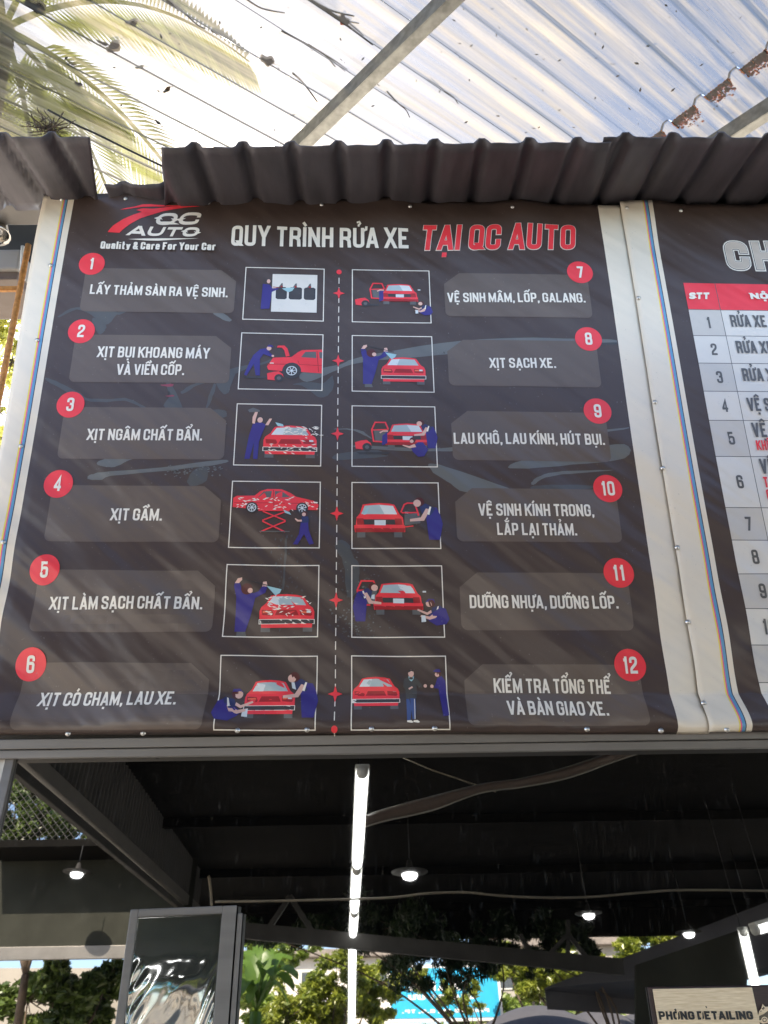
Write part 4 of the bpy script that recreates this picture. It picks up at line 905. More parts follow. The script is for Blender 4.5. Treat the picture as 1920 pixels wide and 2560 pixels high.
# ledge behind the notch is the wall head
# ================================================================== window under the banners
win = thing('window', 'wide tinted window under the banners reflecting trees, lamps and a blue billboard', 'window', loc=(0, D, .3))
bm = bmesh.new(); add_box(bm, (-1.196, D-.012, 1.7785), (4.5, D+.10, 1.8085), .003); add_box(bm, (-1.196, D-.004, 1.751), (4.5, D+.10, 1.7765), .003)
bm_obj('head_frame', bm, 'aluminium', win)
bm = bmesh.new(); add_box(bm, (-1.40, D-.008, .30), (-1.2005, D+.10, 1.8085), .004); bm_obj('jamb', bm, 'aluminium', win)
def pane_pt(x, d, off=0): return Vector((x, PIV.y, PIV.z))+Vector((0, -math.sin(TILT), -math.cos(TILT)))*d+PN*off
def pane_bar(x0, x1, d0, d1, o0, o1, m, parent, name, bev=.003):
    bm = bmesh.new(); ax = Vector((0, -math.sin(TILT), -math.cos(TILT)))
    mm = Matrix(((1, ax.x, PN.x, 0), (0, ax.y, PN.y, PIV.y), (0, ax.z, PN.z, PIV.z), (0, 0, 0, 1)))
    add_box(bm, (x0, d0, o0), (x1, d1, o1), bev); bm.transform(mm); bmesh.ops.recalc_face_normals(bm, faces=bm.faces[:]); return bm_obj(name, bm, m, parent)
xj = on_pane(22, 1700).x
sash = pane_bar(xj-.028, xj, -.02, 1.45, -.02, .016, 'aluminium', win, 'sash_frame')
pane_bar(xj-.028, 4.5, 1.45, 1.49, -.02, .016, 'aluminium', win, 'sash_rail')
gl = pane_bar(xj-.001, 4.49, -.02, 1.451, -.006, 0, 'tinted_glass', win, 'glass_pane', 0)
# ---- wooden room sign hung on the glass
sg = thing('room_sign', 'pale wood room sign with black stencil lettering hung on the dark glass', 'sign', loc=tuple(on_pane(1520, 2300, .012)))
def sp(px, py, o): return on_pane(px, py, o)
def to_pane(px, py):
    p = on_pane(px, py); return p.x, -(p-PIV).dot(Vector((0, -math.sin(TILT), -math.cos(TILT))))   # x, height along the pane (negative down)
def zz(x, y): return (1620+x/5.53)*.8641, (2440+y/5.53)*.8641
x0, h0 = to_pane(*zz(38, 175)); x1, _ = to_pane(*zz(1412, 185))
pane_bar(x0-.012, x0+.68, -h0-.004, -h0+.26, .004, .012, 'wood_dark', sg, 'backing_board')
pane_bar(x0, x1, -h0, -h0+.15, .0125, .017, 'wood_light', sg, 'face_board', .002)
def pane_place(o): return lambda u, v, d: Vector((u, PIV.y, PIV.z))-Vector((0, -math.sin(TILT), -math.cos(TILT)))*v+PN*(o+d)
pr = Print(.0004)
a = to_pane(*zz(130, 598)); b = to_pane(*zz(1420, 594)); c = to_pane(*zz(775, 470))
pr.text('PHÒNG DETAILING', a[0], a[1], b[0], b[1], c[1]-a[1], 'sign_black', w=.25, wid=.46, gap=.085, space=.22)
q = [to_pane(*zz(*t)) for t in ((752, 412), (772, 412), (782, 436), (770, 438))]; pr.poly(q, 'sign_black')
for xx in (372, 706): q = [to_pane(*zz(*t)) for t in ((xx-7, 470), (xx+7, 470), (xx+9, 600), (xx-5, 600))]; pr.poly(q, 'wood_light')
pr.build('lettering', sg, place=pane_place(.0172))
pr = Print(.0004)
def em(pts, m): pr.poly([to_pane(*zz(*t)) for t in pts], m)
em([(1478, 560), (1500, 480), (1530, 440), (1545, 380), (1580, 420), (1620, 420), (1660, 375), (1700, 400), (1760, 450), (1790, 520), (1800, 620), (1700, 640), (1610, 640), (1550, 655), (1490, 620)], 'wood_light')
em([(1498, 545), (1560, 520), (1610, 480), (1680, 470), (1740, 510), (1770, 560), (1760, 600), (1500, 605)], 'brown_print')
em([(1555, 415), (1562, 435), (1580, 440), (1562, 447), (1555, 468), (1548, 447), (1530, 440), (1548, 435)], 'brown_print'); em([(1522, 465), (1527, 476), (1540, 480), (1527, 484), (1522, 497), (1517, 484), (1506, 480), (1517, 476)], 'brown_print')
for cx in (1572, 1735):
    for r, m in ((44, 'wood_light'), (30, 'brown_print'), (18, 'wood_light')): em([(cx+r*math.cos(k*.2618), 600+r*math.sin(k*.2618)) for k in range(24)], m)
pr.build('car_emblem', sg, place=pane_place(.0172))
# ---- framed film panel leaning open in front of the glass
fp0 = on_pane(283, 1965, .085); fp1 = on_pane(508, 1965, .085); wdt = (fp1-fp0).length
fpt = thing('film_panel', 'dark framed panel of crinkled mirror film standing ajar before the glass', 'window film', loc=tuple(fp0))
YA = RAD(11.5); ux = Vector((math.cos(YA), math.sin(YA), 0)); uz = Vector((0, math.sin(TILT), math.cos(TILT))); un = ux.cross(uz).normalized(); org = fp0+un*.0
def fpp(a, b, o): return org+ux*a-uz*b+un*o
def fp_bar(name, a0, a1, b0, b1, o0, o1, m):
    bm = bmesh.new(); add_box(bm, (a0, b0, o0), (a1, b1, o1), .003)
    for v in bm.verts: v.co = fpp(*v.co)
    bmesh.ops.recalc_face_normals(bm, faces=bm.faces[:]); return bm_obj(name, bm, m, fpt)
HF = .62
fr = fp_bar('frame', 0, .022, 0, HF, -.012, .014, 'aluminium'); fp_bar('frame', wdt-.040, wdt, 0, HF, -.012, .014, 'aluminium'); fp_bar('frame', .022, wdt-.040, 0, .020, -.012, .014, 'aluminium'); fp_bar('frame', .022, wdt-.04, HF-.02, HF, -.012, .014, 'aluminium')
fp_bar('side_rail', wdt+.004, wdt+.018, .02, HF, -.012, .010, 'aluminium')
V = []; Fc = []; nx, ny = 60, 120; rg = random.Random(5)
A0, A1, B0, B1 = .020, wdt-.038, .018, HF-.018
ph = [(rg.uniform(8, 34), rg.uniform(8, 34), rg.uniform(0, 6.28), rg.uniform(.3, 1)) for _ in range(14)]
for j in range(ny+1):
    for i in range(nx+1):
        s, t = i/nx, j/ny; a = A0+(A1-A0)*s; b = B0+(B1-B0)*t
        env = sstep(.15, .27, t); edge = 1-min(1, min(s, 1-s)/.28)
        h = .0045*env*math.sin(math.pi*s)*math.sin((t-.15)*12)
        h += env*(.12+edge**1.5)*.0005*sum(k*math.sin(fx*s*1.7+fy*t*2.2+p) for fx, fy, p, k in ph)
        V.append(fpp(a, b, .002+h))
for j in range(ny):
    for i in range(nx): Fc.append((j*(nx+1)+i, (j+1)*(nx+1)+i, (j+1)*(nx+1)+i+1, j*(nx+1)+i+1))
fo = mesh('film', V, Fc, 'mirror_film', fpt, None, True); so = fo.modifiers.new('thickness', 'SOLIDIFY'); so.thickness = .0008
# ================================================================== clear corrugated roof overhead
ZR = 4.80
def st(p): return p.dot(RIB), p.dot(PUR)
def D_(x, y): return x*.8641, y*.8641        # photograph pixels -> reading scale
def pz(x, y, z): return on_z(*D_(x, y), z)
PITCH_R = .183
T0 = st(pz(1463, 147, ZR))[1]
SJ = (st(pz(1910, 125, ZR))[0]+st(pz(1610, 350, ZR))[0])/2
cs = [st(pz(x, y, ZR)) for x in (-150, 2080) for y in (-120, 420)]
SMIN, SMAX = min(c[0] for c in cs)-.3, max(c[0] for c in cs)+1.2
TMIN, TMAX = min(c[1] for c in cs)-.4, max(c[1] for c in cs)+.6
def prof(t):
    c = ((t-T0)/PITCH_R+.5) % 1.0; d = abs(c-.5)*PITCH_R
    return .034*(1-sstep(.014, .034, d)) + .004*(1-sstep(.0, .012, abs(((t-T0)/PITCH_R) % 1.0-.5)*PITCH_R))
def rsheet(label, s0, s1, dz, m, name='roof_sheet'):
    V = []; Fc = []; nt_ = int((TMAX-TMIN)/.009); ns = max(4, int((s1-s0)/.25))
    for j in range(ns+1):
        s = s0+(s1-s0)*j/ns
        for i in range(nt_+1):
            t = TMIN+(TMAX-TMIN)*i/nt_; p = RIB*s+PUR*t
            V.append((p.x, p.y, ZR+dz+prof(t)+.004*math.sin(s*2.1+t*1.3)))
    for j in range(ns):
        for i in range(nt_):
            a = j*(nt_+1)+i
            if V[a][1] > 1.3: Fc.append((a, a+1, a+nt_+2, a+nt_+1))
    return tag(mesh(name, V, Fc, m, None, None, True), label, 'roof sheet', 'clear corrugated roof sheets')
rsheet('large clear corrugated plastic sheet littered with twigs, over the banner', SMIN, SJ+.022, 0, 'clear_plastic')
rsheet('clear corrugated plastic sheet lapped under the large one, with a rusty end', SJ, SMAX+1.5, -.014, 'clear_plastic_older')
# rusty grime caught in the end lap, one pocket per valley
rg = random.Random(11); bm = bmesh.new(); t = T0-PITCH_R*9
tr = [st(pz(x, y, ZR))[1] for x, y in ((1610, 350), (1910, 125))]
t = T0+math.floor((min(tr)-T0)/PITCH_R-1)*PITCH_R
while t < max(tr)+.6:
    for _ in range(420):
        k = rg.random(); tt = t+.030+(PITCH_R-.06)*rg.random(); ss = SJ+.006+abs(rg.gauss(0, .020+.022*math.sin((tt-t)/PITCH_R*3.1)))
        r = rg.uniform(.002, .008)*(1.3 if k < .3 else 1); c = RIB*ss+PUR*tt; c.z = ZR-.0085+prof(tt)+.002*rg.random()
        a = rg.uniform(0, 6.28); n = 5; vs = [bm.verts.new(c+RIB*r*rg.uniform(.5, 1.3)*math.cos(a+q*1.257)+PUR*r*rg.uniform(.5, 1.3)*math.sin(a+q*1.257)) for q in range(n)]
        top = bm.verts.new(c+Vector((0, 0, r*.7)))
        bm.faces.new(vs)
        for q in range(n): bm.faces.new((vs[q], vs[(q+1) % n], top))
    t += PITCH_R
tag(bm_obj('grime', bm, 'rust_dirt'), 'rusty brown grime caught in the lap of the clear roof sheets', 'grime', None, 'stuff')
# purlins
def cpurlin(label, pa, pb, z):
    a, b = pz(*pa, z), pz(*pb, z); d = (b-a).normalized(); a = a-d*1.0; b = b+d*2.2; a.z = b.z = z
    r = thing('purlin', label, 'roof beam', 'galvanised roof beams', tuple(a)); up = Vector((0, 0, 1)); s = d.cross(up).normalized()
    bm = bmesh.new(); add_bar(bm, a, b, .006, .085, up, .001); add_bar(bm, a+s*.029-up*.0385, b+s*.029-up*.0385, .052, .007, up, .001); add_bar(bm, a+s*.029+up*.0385, b+s*.029+up*.0385, .052, .007, up, .001)
    add_bar(bm, a+s*.056-up*.029, b+s*.056-up*.029, .005, .012, up, .001)
    bm_obj('channel', bm, 'galvanised', r)
    L_ = (b-a).length; k = .35
    while k < L_:
        p = a+d*k+s*.03; p.z = ZR-.012; bm = bmesh.new(); add_lathe(bm, p, [(.019, -.012), (.020, -.004), (.012, 0), (.007, .002)], 10); bm_obj('fixing', bm, 'hose', r, True); k += .55
cpurlin('galvanised roof beam crossing the clear roof above the banner heading', (1100, 0), (742, 352), ZR-.062)
cpurlin('galvanised roof beam at the far right near the rusty sheet end', (1920, 262), (1775, 357), ZR-.062)
# twigs and leaves lying on the clear sheets
def z1(x, y): return x/1.728, y/1.728
def z2(x, y): return 960+x/1.728, y/1.728
def lay(pt, up=.006):
    p = pz(*pt, ZR); t = st(p)[1]; p.z = ZR+prof(t)+up; return p
def twig(lines, r, label):
    bm = bmesh.new()
    for ln, k in lines:
        P = smooth_path([lay(q) for q in ln], 5); n = len(P); add_tube(bm, P, [1.5*r*k*(1-.5*i/n) for i in range(n)], 6)
    tag(bm_obj('twig', bm, 'twig', None, True), label, 'twig', 'twigs on the clear roof')
Z1 = lambda *p: [z1(*q) for q in p]
Z2 = lambda *p: [z2(*q) for q in p]
twig([(Z1((700, -15), (750, 45), (800, 90), (850, 135), (885, 152)), 1), (Z1((720, 10), (760, 60), (765, 75)), .6)], .0036, 'thin curved twig on the clear roof at the top centre of the photo')
twig([(Z1((908, 158), (960, 185), (1010, 215), (1045, 243)), 1), (Z1((920, 158), (985, 190), (1040, 240)), .7)], .0030, 'pair of fine stalks side by side, left of the red leaf on the clear roof')
twig([(Z1((1285, -10), (1400, 55), (1500, 115), (1610, 220)), 1.2)], .0040, 'longest straight twig, running down to the top of the roof beam')
twig([(Z1((1300, -10), (1420, 45), (1530, 75)), 1), (Z1((1390, 30), (1480, 88), (1550, 105)), .8), (Z1((1490, 90), (1540, 130), (1570, 158)), .6)], .0036, 'forked twig beside the small red leaf left of the roof beam')
twig([(Z1((1050, -10), (1130, 40), (1230, 60)), 1)], .0028, 'short faint twig at the top of the clear roof')
twig([(Z1((1215, 160), (1300, 205), (1400, 260), (1447, 315)), 1), (Z1((1330, 215), (1440, 262), (1500, 320)), .7), (Z1((1340, 220), (1420, 275), (1490, 335)), .5)], .0034, 'branching twig left of the middle of the roof beam')
twig([(Z1((1265, 320), (1310, 385), (1370, 455)), 1)], .0034, 'short twig touching the lower roof beam end')
twig([(Z1((165, 393), (215, 418), (265, 432)), 1)], .0034, 'small stick over the palm fronds at the left')
twig([(Z1((105, 15), (140, 35), (170, 62)), .8)], .0030, 'single fine twig above the shrivelled leaf in the top left corner')
twig([(Z1((0, 160), (50, 195), (90, 215), (125, 200)), .8), (Z1((0, 175), (40, 185), (60, 215)), .6)], .0030, 'tangle of fine twigs at the left edge of the clear roof')
twig([(Z2((12, 398), (60, 450), (95, 500), (112, 530)), 1)], .0026, 'fine curved stalk just right of the roof beam')
twig([(Z2((262, 398), (300, 435), (322, 475)), .9), (Z2((190, 370), (240, 378), (270, 405)), .6)], .0024, 'hair thin stalk on the pale middle of the clear roof')
def leaf_on(px, py, L_, Wd, ang, m, label, curl=.3):
    L_ *= 1.35; Wd *= 1.35
    c = lay((px, py), .010); bm = bmesh.new(); n = 8; row = []
    ca, sa = math.cos(ang), math.sin(ang)
    for i in range(n+1):
        t = i/n; ww = Wd*math.sin(math.pi*min(1, t*.92+.05))**.8; r3 = []
        for k in (-1, -.5, 0, .5, 1):
            x = (t-.5)*L_; y = k*ww*.5+.12*Wd*math.sin(t*9+k*2); z = curl*L_*((t-.5)**2*1.6)+abs(k)*curl*Wd*.5
            r3.append(bm.verts.new(c+Vector((x*ca-y*sa, x*sa+y*ca, z))))
        row.append(r3)
    for a, b in zip(row, row[1:]):
        for k in range(4): bm.faces.new((a[k], a[k+1], b[k+1], b[k]))
    e = Vector((L_*.5*ca, L_*.5*sa, .2*curl*L_)); add_tube(bm, [c+e*.9, c+e*1.25+Vector((0, .004, 0)), c+e*1.6+Vector((.006, .006, 0))], .0014, 5)
    tag(bm_obj('fallen_leaf', bm, m, None, True), label, 'leaf', 'fallen leaves on the clear roof')
leaf_on(667, 174, .050, .040, .3, 'dry_leaf', 'bright red curled leaf on the clear roof, left of the roof beam', .5)
leaf_on(280, 141, .065, .034, -.6, 'dry_leaf', 'brown leaf with a drooping stalk on the clear roof at left', .5)
leaf_on(860, 62, .042, .032, .9, 'dry_leaf', 'small dark red leaf by the forked twig', .6)
leaf_on(326, 77, .048, .022, -.2, 'brown_leaf', 'dark crumpled leaf near the top of the palm fronds', .5)
leaf_on(195, 217, .026, .018, .4, 'dry_leaf', 'tiny brown leaf low among the palm fronds', .5)
leaf_on(416, 234, .040, .014, -.7, 'brown_leaf', 'small dark pod on the white glare above the notch', .2)
leaf_on(257, 113, .040, .014, .4, 'brown_leaf', 'slim dark pod just above the brown leaf', .2)
leaf_on(347, 186, .036, .012, -.3, 'brown_leaf', 'slim dark pod at the right edge of the palm fronds', .2)
leaf_on(177, 174, .032, .014, .5, 'brown_leaf', 'small dark pod left of the brown leaf', .2)
leaf_on(82, 43, .060, .045, .5, 'brown_leaf', 'large dark shrivelled leaf in the top left corner', .9)
leaf_on(394, 311, .026, .012, .9, 'brown_leaf', 'tiny dark pod just above the notch in the eaves', .3)
leaf_on(221, 12, .060, .012, -.9, 'brown_leaf', 'narrow curled leaf at the top edge of the photo', .6)
for k, (x, y) in enumerate(((1084+8, 138), (1213, 152), (1005+5, 140), (1096, 120))): pass
tag(tube('wire', smooth_path([on_y(*D_(*p), D-.15+i*.02) for i, p in enumerate(((120, 275), (190, 312), (243, 336), (324, 376), (415, 420)))], 6), .0042, 'dark_steel'), 'thin dark wire slanting across the bright notch in the eaves', 'wire')
bm = bmesh.new(); rg = random.Random(2); c0 = on_y(*D_(115, 330), EY+.01)
for _ in range(46):
    d = Vector((rg.gauss(0, 1), rg.gauss(0, .4), abs(rg.gauss(0, 1)))).normalized(); l = rg.uniform(.03, .085); q = c0+Vector((rg.gauss(0, .02), 0, rg.uniform(-.01, .03)))
    add_tube(bm, [q, q+d*l*.5+Vector((rg.gauss(0, .012), 0, 0)), q+d*l], .0018, 4)
    s = Vector((-d.z, 0, d.x))*rg.uniform(.001, .004); e = q+d*l; bm.faces.new([bm.verts.new(v) for v in (e-s, e+d*.02, e+s, e-d*.012)])
tag(bm_obj('twig_clump', bm, 'brown_leaf'), 'clump of dry twigs stuck on top of the left eave sheet', 'debris')

bm = bmesh.new(); rg = random.Random(8)
for _ in range(120):
    c = lay((rg.uniform(0, 1900), rg.uniform(-20, 340)), .004); l = rg.uniform(.004, .014); a = rg.uniform(0, 6.28); d = Vector((math.cos(a), math.sin(a), .2))*l; s = Vector((-d.y, d.x, 0))*rg.uniform(.15, .5)
    bm.faces.new([bm.verts.new(v) for v in (c-d, c+s, c+d, c-s)])
tag(bm_obj('litter', bm, 'brown_leaf'), 'scattered specks of dry litter on the clear roof', 'litter', None, 'stuff')

# ================================================================== open bay left of the banners
YB = D+.25
def py_(x, y, d): return on_y(*D_(x, y), d)
def bx(name, x0, y0, x1, y1, d0, d1, m, parent=None, bev=.004):
    a = py_(x0, y1, d0); b = py_(x1, y0, d0); bm = bmesh.new(); add_box(bm, (a.x, d0, a.z), (b.x, d1, b.z), bev); return bm_obj(name, bm, m, parent)
tag(bx('bay_beam', -160, 490, 112, 515, D+.10, D+.22, 'steel_grey'), 'grey steel beam running left from the top of the banner', 'beam')
bd = tag(bx('bay_board', -160, 516, 130, 700, D+.75, D+.79, 'dark_steel'), 'dark metal board behind the spotlight at the left edge', 'board')
lp = thing('spot_lamp', 'small polished metal spotlight at the left edge below the eaves', 'lamp', loc=tuple(py_(-2, 545, YB)))
ax = Vector((.28, -.25, -1)).normalized(); q = ax.to_track_quat('Z', 'Y').to_matrix(); c0 = py_(-4, 552, YB)
bm = bmesh.new(); add_lathe(bm, c0, [(.026, -.02), (.036, 0), (.040, .03), (.048, .105), (.051, .120), (.046, .1205), (.040, .09), (.020, .06)], 28, q); bm_obj('lamp_shade', bm, 'chrome', lp, True)
tube('bracket', [c0-ax*.02, c0-ax*.06, c0-ax*.09+Vector((-.04, .03, .05))], .009, 'dark_steel', lp)
ac = thing('wall_box', 'pale grey plastic casing with a white side pipe at the left edge', 'casing', loc=tuple(py_(-60, 690, YB+.1)))
bx('casing', -180, 622, 54, 674, YB+.12, YB+.45, 'cell_grey', ac, .012); bx('base_panel', -180, 674.5, 46, 700, YB+.14, YB+.45, 'panel_print', ac, .006)
tube('pipe', smooth_path([py_(57, 616, YB+.10), py_(55, 650, YB+.10), py_(54, 676, YB+.10), py_(59, 700, YB+.14)], 5), .0085, 'white_plastic', ac)
of = thing('orange_frame', 'rusty orange post and rail beside the left edge of the banner', 'frame', loc=tuple(py_(20, 1000, YB)))
pt_, pb_ = py_(71, 612, YB), py_(3, 1000, YB); pb_ = Vector((pt_.x, YB, pb_.z-1.2))
bm = bmesh.new(); add_tube(bm, [pt_+(pb_-pt_)*k/40 for k in range(41)], [.0125+.0015*(k % 2) for k in range(41)], 10); bm_obj('post', bm, 'orange_paint', of, True)
a, b = py_(-120, 724, YB+.002), py_(64, 716, YB+.002); bar('rail', a, Vector((pt_.x, b.y, a.z)), .022, .022, 'orange_paint', of)
bar('stay', py_(52, 728, YB+.006), py_(36, 812, YB+.006), .008, .008, 'orange_paint', of)

# ================================================================== trees
def leaves(bm, c, rad, n, size, rg, shell=.55, droop=0.0, asp=.5):
    for _ in range(n):
        d = Vector((rg.gauss(0, 1), rg.gauss(0, 1), rg.gauss(0, 1))).normalized()*(shell+(1-shell)*rg.random())*rg.random()**.25
        p = Vector(c)+Vector((d.x*rad[0], d.y*rad[1], d.z*rad[2]))
        a = Vector((rg.gauss(0, 1), rg.gauss(0, 1), rg.gauss(0, .7)-droop)).normalized(); s = a.cross(Vector((rg.gauss(0, 1), rg.gauss(0, 1), rg.gauss(0, 1)))).normalized()
        l = size*rg.uniform(.6, 1.35); w_ = l*asp; nrm = a.cross(s)*l*.12
        bm.faces.new([bm.verts.new(v) for v in (p-a*l*.5, p+s*w_*.5+nrm, p+a*l*.5, p-s*w_*.5+nrm)])
def tree(name, label, cat, blobs, base, nleaf, size, m, seed, group=None, trunk=.07, droop=0.0, shell=.5, asp=.5, sub=14):
    rg = random.Random(seed); base = Vector(base); r = thing(name, label, cat, group, tuple(base)); bm = bmesh.new(); bt = bmesh.new()
    cen = sum((Vector(b[0]) for b in blobs), Vector())/len(blobs); fork = base+(cen-base)*.55; fork.x = base.x+(cen.x-base.x)*.3
    add_tube(bt, smooth_path([base, base+(fork-base)*.5+Vector((.05, .03, 0)), fork], 4), [trunk*(1-.045*i) for i in range(9)], 9)
    tot = sum(b[1]**2 for b in blobs)
    for c, rd in blobs:
        c = Vector(c); mid = (fork+c)/2+Vector((rg.gauss(0, .15), rg.gauss(0, .15), .1)); P = smooth_path([fork, mid, c], 5); add_tube(bt, P, [trunk*.42*(1-.08*i) for i in range(len(P))], 6)
        k = int(2.4*nleaf*rd*rd/tot)
        for _ in range(sub):                 # uneven clusters, not one ball
            o = Vector((rg.gauss(0, 1), rg.gauss(0, 1), rg.gauss(0, .8)))*rd*.55; rr = rd*rg.uniform(.28, .6)
            leaves(bm, c+o, (rr, rr, rr*.7), max(4, k//sub), size*.85, rg, shell, droop, asp)
            add_tube(bt, [c, c+o*.6+Vector((0, 0, -.03)), c+o], [trunk*.12, trunk*.08, trunk*.04], 4)
    bm_obj('trunk', bt, 'bark', r, True); bm_obj('crown', bm, m, r); return r
def fr_(x, y, yy): return rf_y(*D_(x, y), yy)
def blobs(lst, yy, spread=.6):
    o = []
    for i, (x, y, r) in enumerate(lst):
        p = fr_(x, y, yy+spread*math.sin(i*2.4)); rr = (fr_(x+r, y, yy)-fr_(x, y, yy)).length; o.append((p, rr))
    return o
def gnd(x, yy): p = fr_(x, 2500, yy); return (p.x, yy, 0)
tree('lime_tree', 'yellow green tree left of the blue billboard in the window reflection', 'tree', blobs([(760, 2500, 60), (840, 2475, 70), (905, 2520, 60), (715, 2550, 55), (810, 2565, 70), (930, 2455, 45), (870, 2425, 42), (690, 2520, 35)], -11), gnd(830, -11), 8000, .13, 'leaf_lime', 1)
tree('lime_tree', 'slender yellow green tree right of the blue billboard in the window reflection', 'tree', blobs([(1300, 2440, 55), (1385, 2420, 55), (1350, 2485, 50), (1450, 2440, 50), (1265, 2405, 40), (1485, 2500, 40), (1410, 2380, 35)], -13), gnd(1340, -13), 5600, .14, 'leaf_lime', 2, trunk=.09)
tree('lime_tree', 'bright green tree over the dark awning in the window reflection', 'tree', blobs([(1600, 2340, 42), (1665, 2355, 50), (1725, 2320, 40), (1570, 2385, 40), (1850, 2292, 34), (1640, 2400, 40), (1790, 2305, 30), (1520, 2410, 36)], -10), gnd(1640, -10), 5200, .13, 'leaf_lime', 3)
tree('feathery_tree', 'feathery branches hanging before the blue billboard in the window reflection', 'tree', blobs([(1045, 2450, 34), (1120, 2500, 36), (1160, 2470, 26), (1010, 2430, 24), (1180, 2520, 22)], -12.2, .2), gnd(1260, -12.2), 1500, .15, 'leaf_lime', 4, trunk=.05, asp=.22, sub=8)
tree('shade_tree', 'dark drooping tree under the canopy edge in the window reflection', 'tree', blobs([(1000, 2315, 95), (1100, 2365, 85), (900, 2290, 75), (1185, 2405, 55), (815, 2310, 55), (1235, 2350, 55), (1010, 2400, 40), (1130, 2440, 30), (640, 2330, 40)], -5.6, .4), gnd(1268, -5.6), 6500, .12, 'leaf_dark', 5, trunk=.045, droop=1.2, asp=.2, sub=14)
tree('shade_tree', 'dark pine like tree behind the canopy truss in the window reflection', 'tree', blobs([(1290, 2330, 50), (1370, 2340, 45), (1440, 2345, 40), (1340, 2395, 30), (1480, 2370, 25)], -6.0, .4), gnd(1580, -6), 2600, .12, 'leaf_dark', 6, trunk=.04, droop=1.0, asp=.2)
tree('backdrop_tree', 'mid green tree far behind the parasols in the window reflection', 'tree', blobs([(1250, 2530, 80), (1400, 2560, 90), (1500, 2480, 60), (1150, 2560, 70), (1580, 2480, 60)], -22, 1), gnd(1400, -22), 4200, .26, 'leaf_green', 7)
tree('backdrop_tree', 'mid green tree far left behind the banana plant in the window reflection', 'tree', blobs([(640, 2420, 60), (560, 2480, 70), (720, 2380, 50), (670, 2540, 60)], -20, 1), gnd(640, -20), 3000, .25, 'leaf_green', 8)
# shrubs behind the grey fence
tree('shrub', 'glossy dark shrub below the grey fence in the window reflection', 'shrub', blobs([(70, 2500, 70), (160, 2470, 70), (240, 2500, 65), (130, 2550, 70), (270, 2450, 40), (210, 2560, 60)], -6.5, .4), gnd(150, -6.5), 3400, .15, 'leaf_shrub', 9)
tree('climbing_shrub', 'leafy shrub behind the chain link fence in the window reflection', 'shrub', blobs([(40, 1990, 60), (110, 2020, 60), (170, 2060, 55), (60, 2080, 60), (230, 2090, 45), (-20, 1950, 50)], -5.6, .3), gnd(80, -5.6), 3400, .15, 'leaf_shrub', 10)
# banana plant
rg = random.Random(4); r = thing('banana_plant', 'banana plant with broad sunlit leaves right of the film panel in the reflection', 'plant', None, gnd(640, -8)); base = Vector(gnd(640, -8)); crown = fr_(640, 2530, -8)
tube('stem', [base, (base+crown)/2, crown], [.13, .11, .08], 'leaf_banana', r, 10)
for tipx, tipy in ((600, 2390), (640, 2370), (690, 2385), (730, 2400), (600, 2470), (700, 2450), (745, 2450), (660, 2420), (620, 2520), (720, 2510), (585, 2430), (615, 2440), (675, 2400), (710, 2420), (650, 2480), (735, 2480), (590, 2510), (680, 2450)):
    tip = fr_(tipx, tipy, -8+rg.uniform(-.8, .8)); mid = (crown+tip)/2+Vector((0, 0, .30)); P = smooth_path([crown, mid, tip], 7); vs = []; fs = []
    for i, p in enumerate(P):
        t = i/(len(P)-1); w_ = .085*math.sin(math.pi*min(1, t*.95+.05))**.6*(1+.18*math.sin(t*41+tipx))+.005; d = (P[min(i+1, len(P)-1)]-P[max(i-1, 0)]).normalized(); s = d.cross(Vector((0, .5, 1))).normalized()
        vs += [p-s*w_+Vector((0, 0, .05)), p, p+s*w_+Vector((0, 0, .05))]
        if i: a = 3*i; fs += [(a-3, a-2, a+1, a), (a-2, a-1, a+2, a+1)]
    mesh('leaf', vs, fs, 'leaf_banana', r, None, True)
# palm over the roof, seen through the plastic at upper left
def palm(label, crown, base, n, L_, seed, aim=None):
    rg = random.Random(seed); crown = Vector(crown); base = Vector(base); r = thing('palm_tree', label, 'palm', 'palms beyond the clear roof', tuple(base))
    tube('trunk', smooth_path([base, base+(crown-base)*.5+Vector((.3, 0, 0)), crown], 6), [.16-.005*i for i in range(13)], 'bark', r, 10)
    bm = bmesh.new()
    for k in range(n):
        az = 2*math.pi*k/n+rg.uniform(-.2, .2); el = rg.uniform(-.25, .9); h = Vector((math.cos(az), math.sin(az), 0)); l = L_*rg.uniform(.8, 1.15)
        P = [crown+h*l*t*math.cos(el*(1-.3*t))+Vector((0, 0, l*(math.sin(el)*t-.85*t*t))) for t in [i/16 for i in range(17)]]
        add_tube(bm, P, [.028*(1-.9*i/16)+.003 for i in range(17)], 5)
        for i in range(2, 16):
            for u in (0, .25, .5, .75):
                p = P[i]+(P[min(i+1, 16)]-P[i])*u; d = (P[min(i+1, 16)]-P[i-1]).normalized(); s = d.cross(Vector((0, 0, 1))).normalized()
                for sg in (-1, 1):
                    ll = l*.20*math.sin(math.pi*(i+u)/17)**.6+.05; e = p+(s*sg*.8+d*.55).normalized()*ll+Vector((0, 0, -.35*ll)); w_ = Vector((0, 0, 1)).cross(e-p).normalized()*.022
                    m_ = (p+e)/2+Vector((0, 0, .06*ll)); bm.faces.new([bm.verts.new(v) for v in (p, m_+w_, e, m_-w_)])
    bm_obj('crown', bm, 'leaf_palm', r)
def dirp(x, y, dist): d = ray(*D_(x, y)); h = math.hypot(d.x, d.y); return CAM+d*(dist/h)
c = dirp(10, 70, 6.0); palm('tall palm whose fronds show through the clear roof at upper left', c, (c.x-.5, c.y, 0), 11, 2.5, 21)
c = dirp(-160, 420, 8.0); palm('palm beyond the left bay whose fronds spread low behind the eaves', c, (c.x-.4, c.y, 0), 9, 2.8, 22)
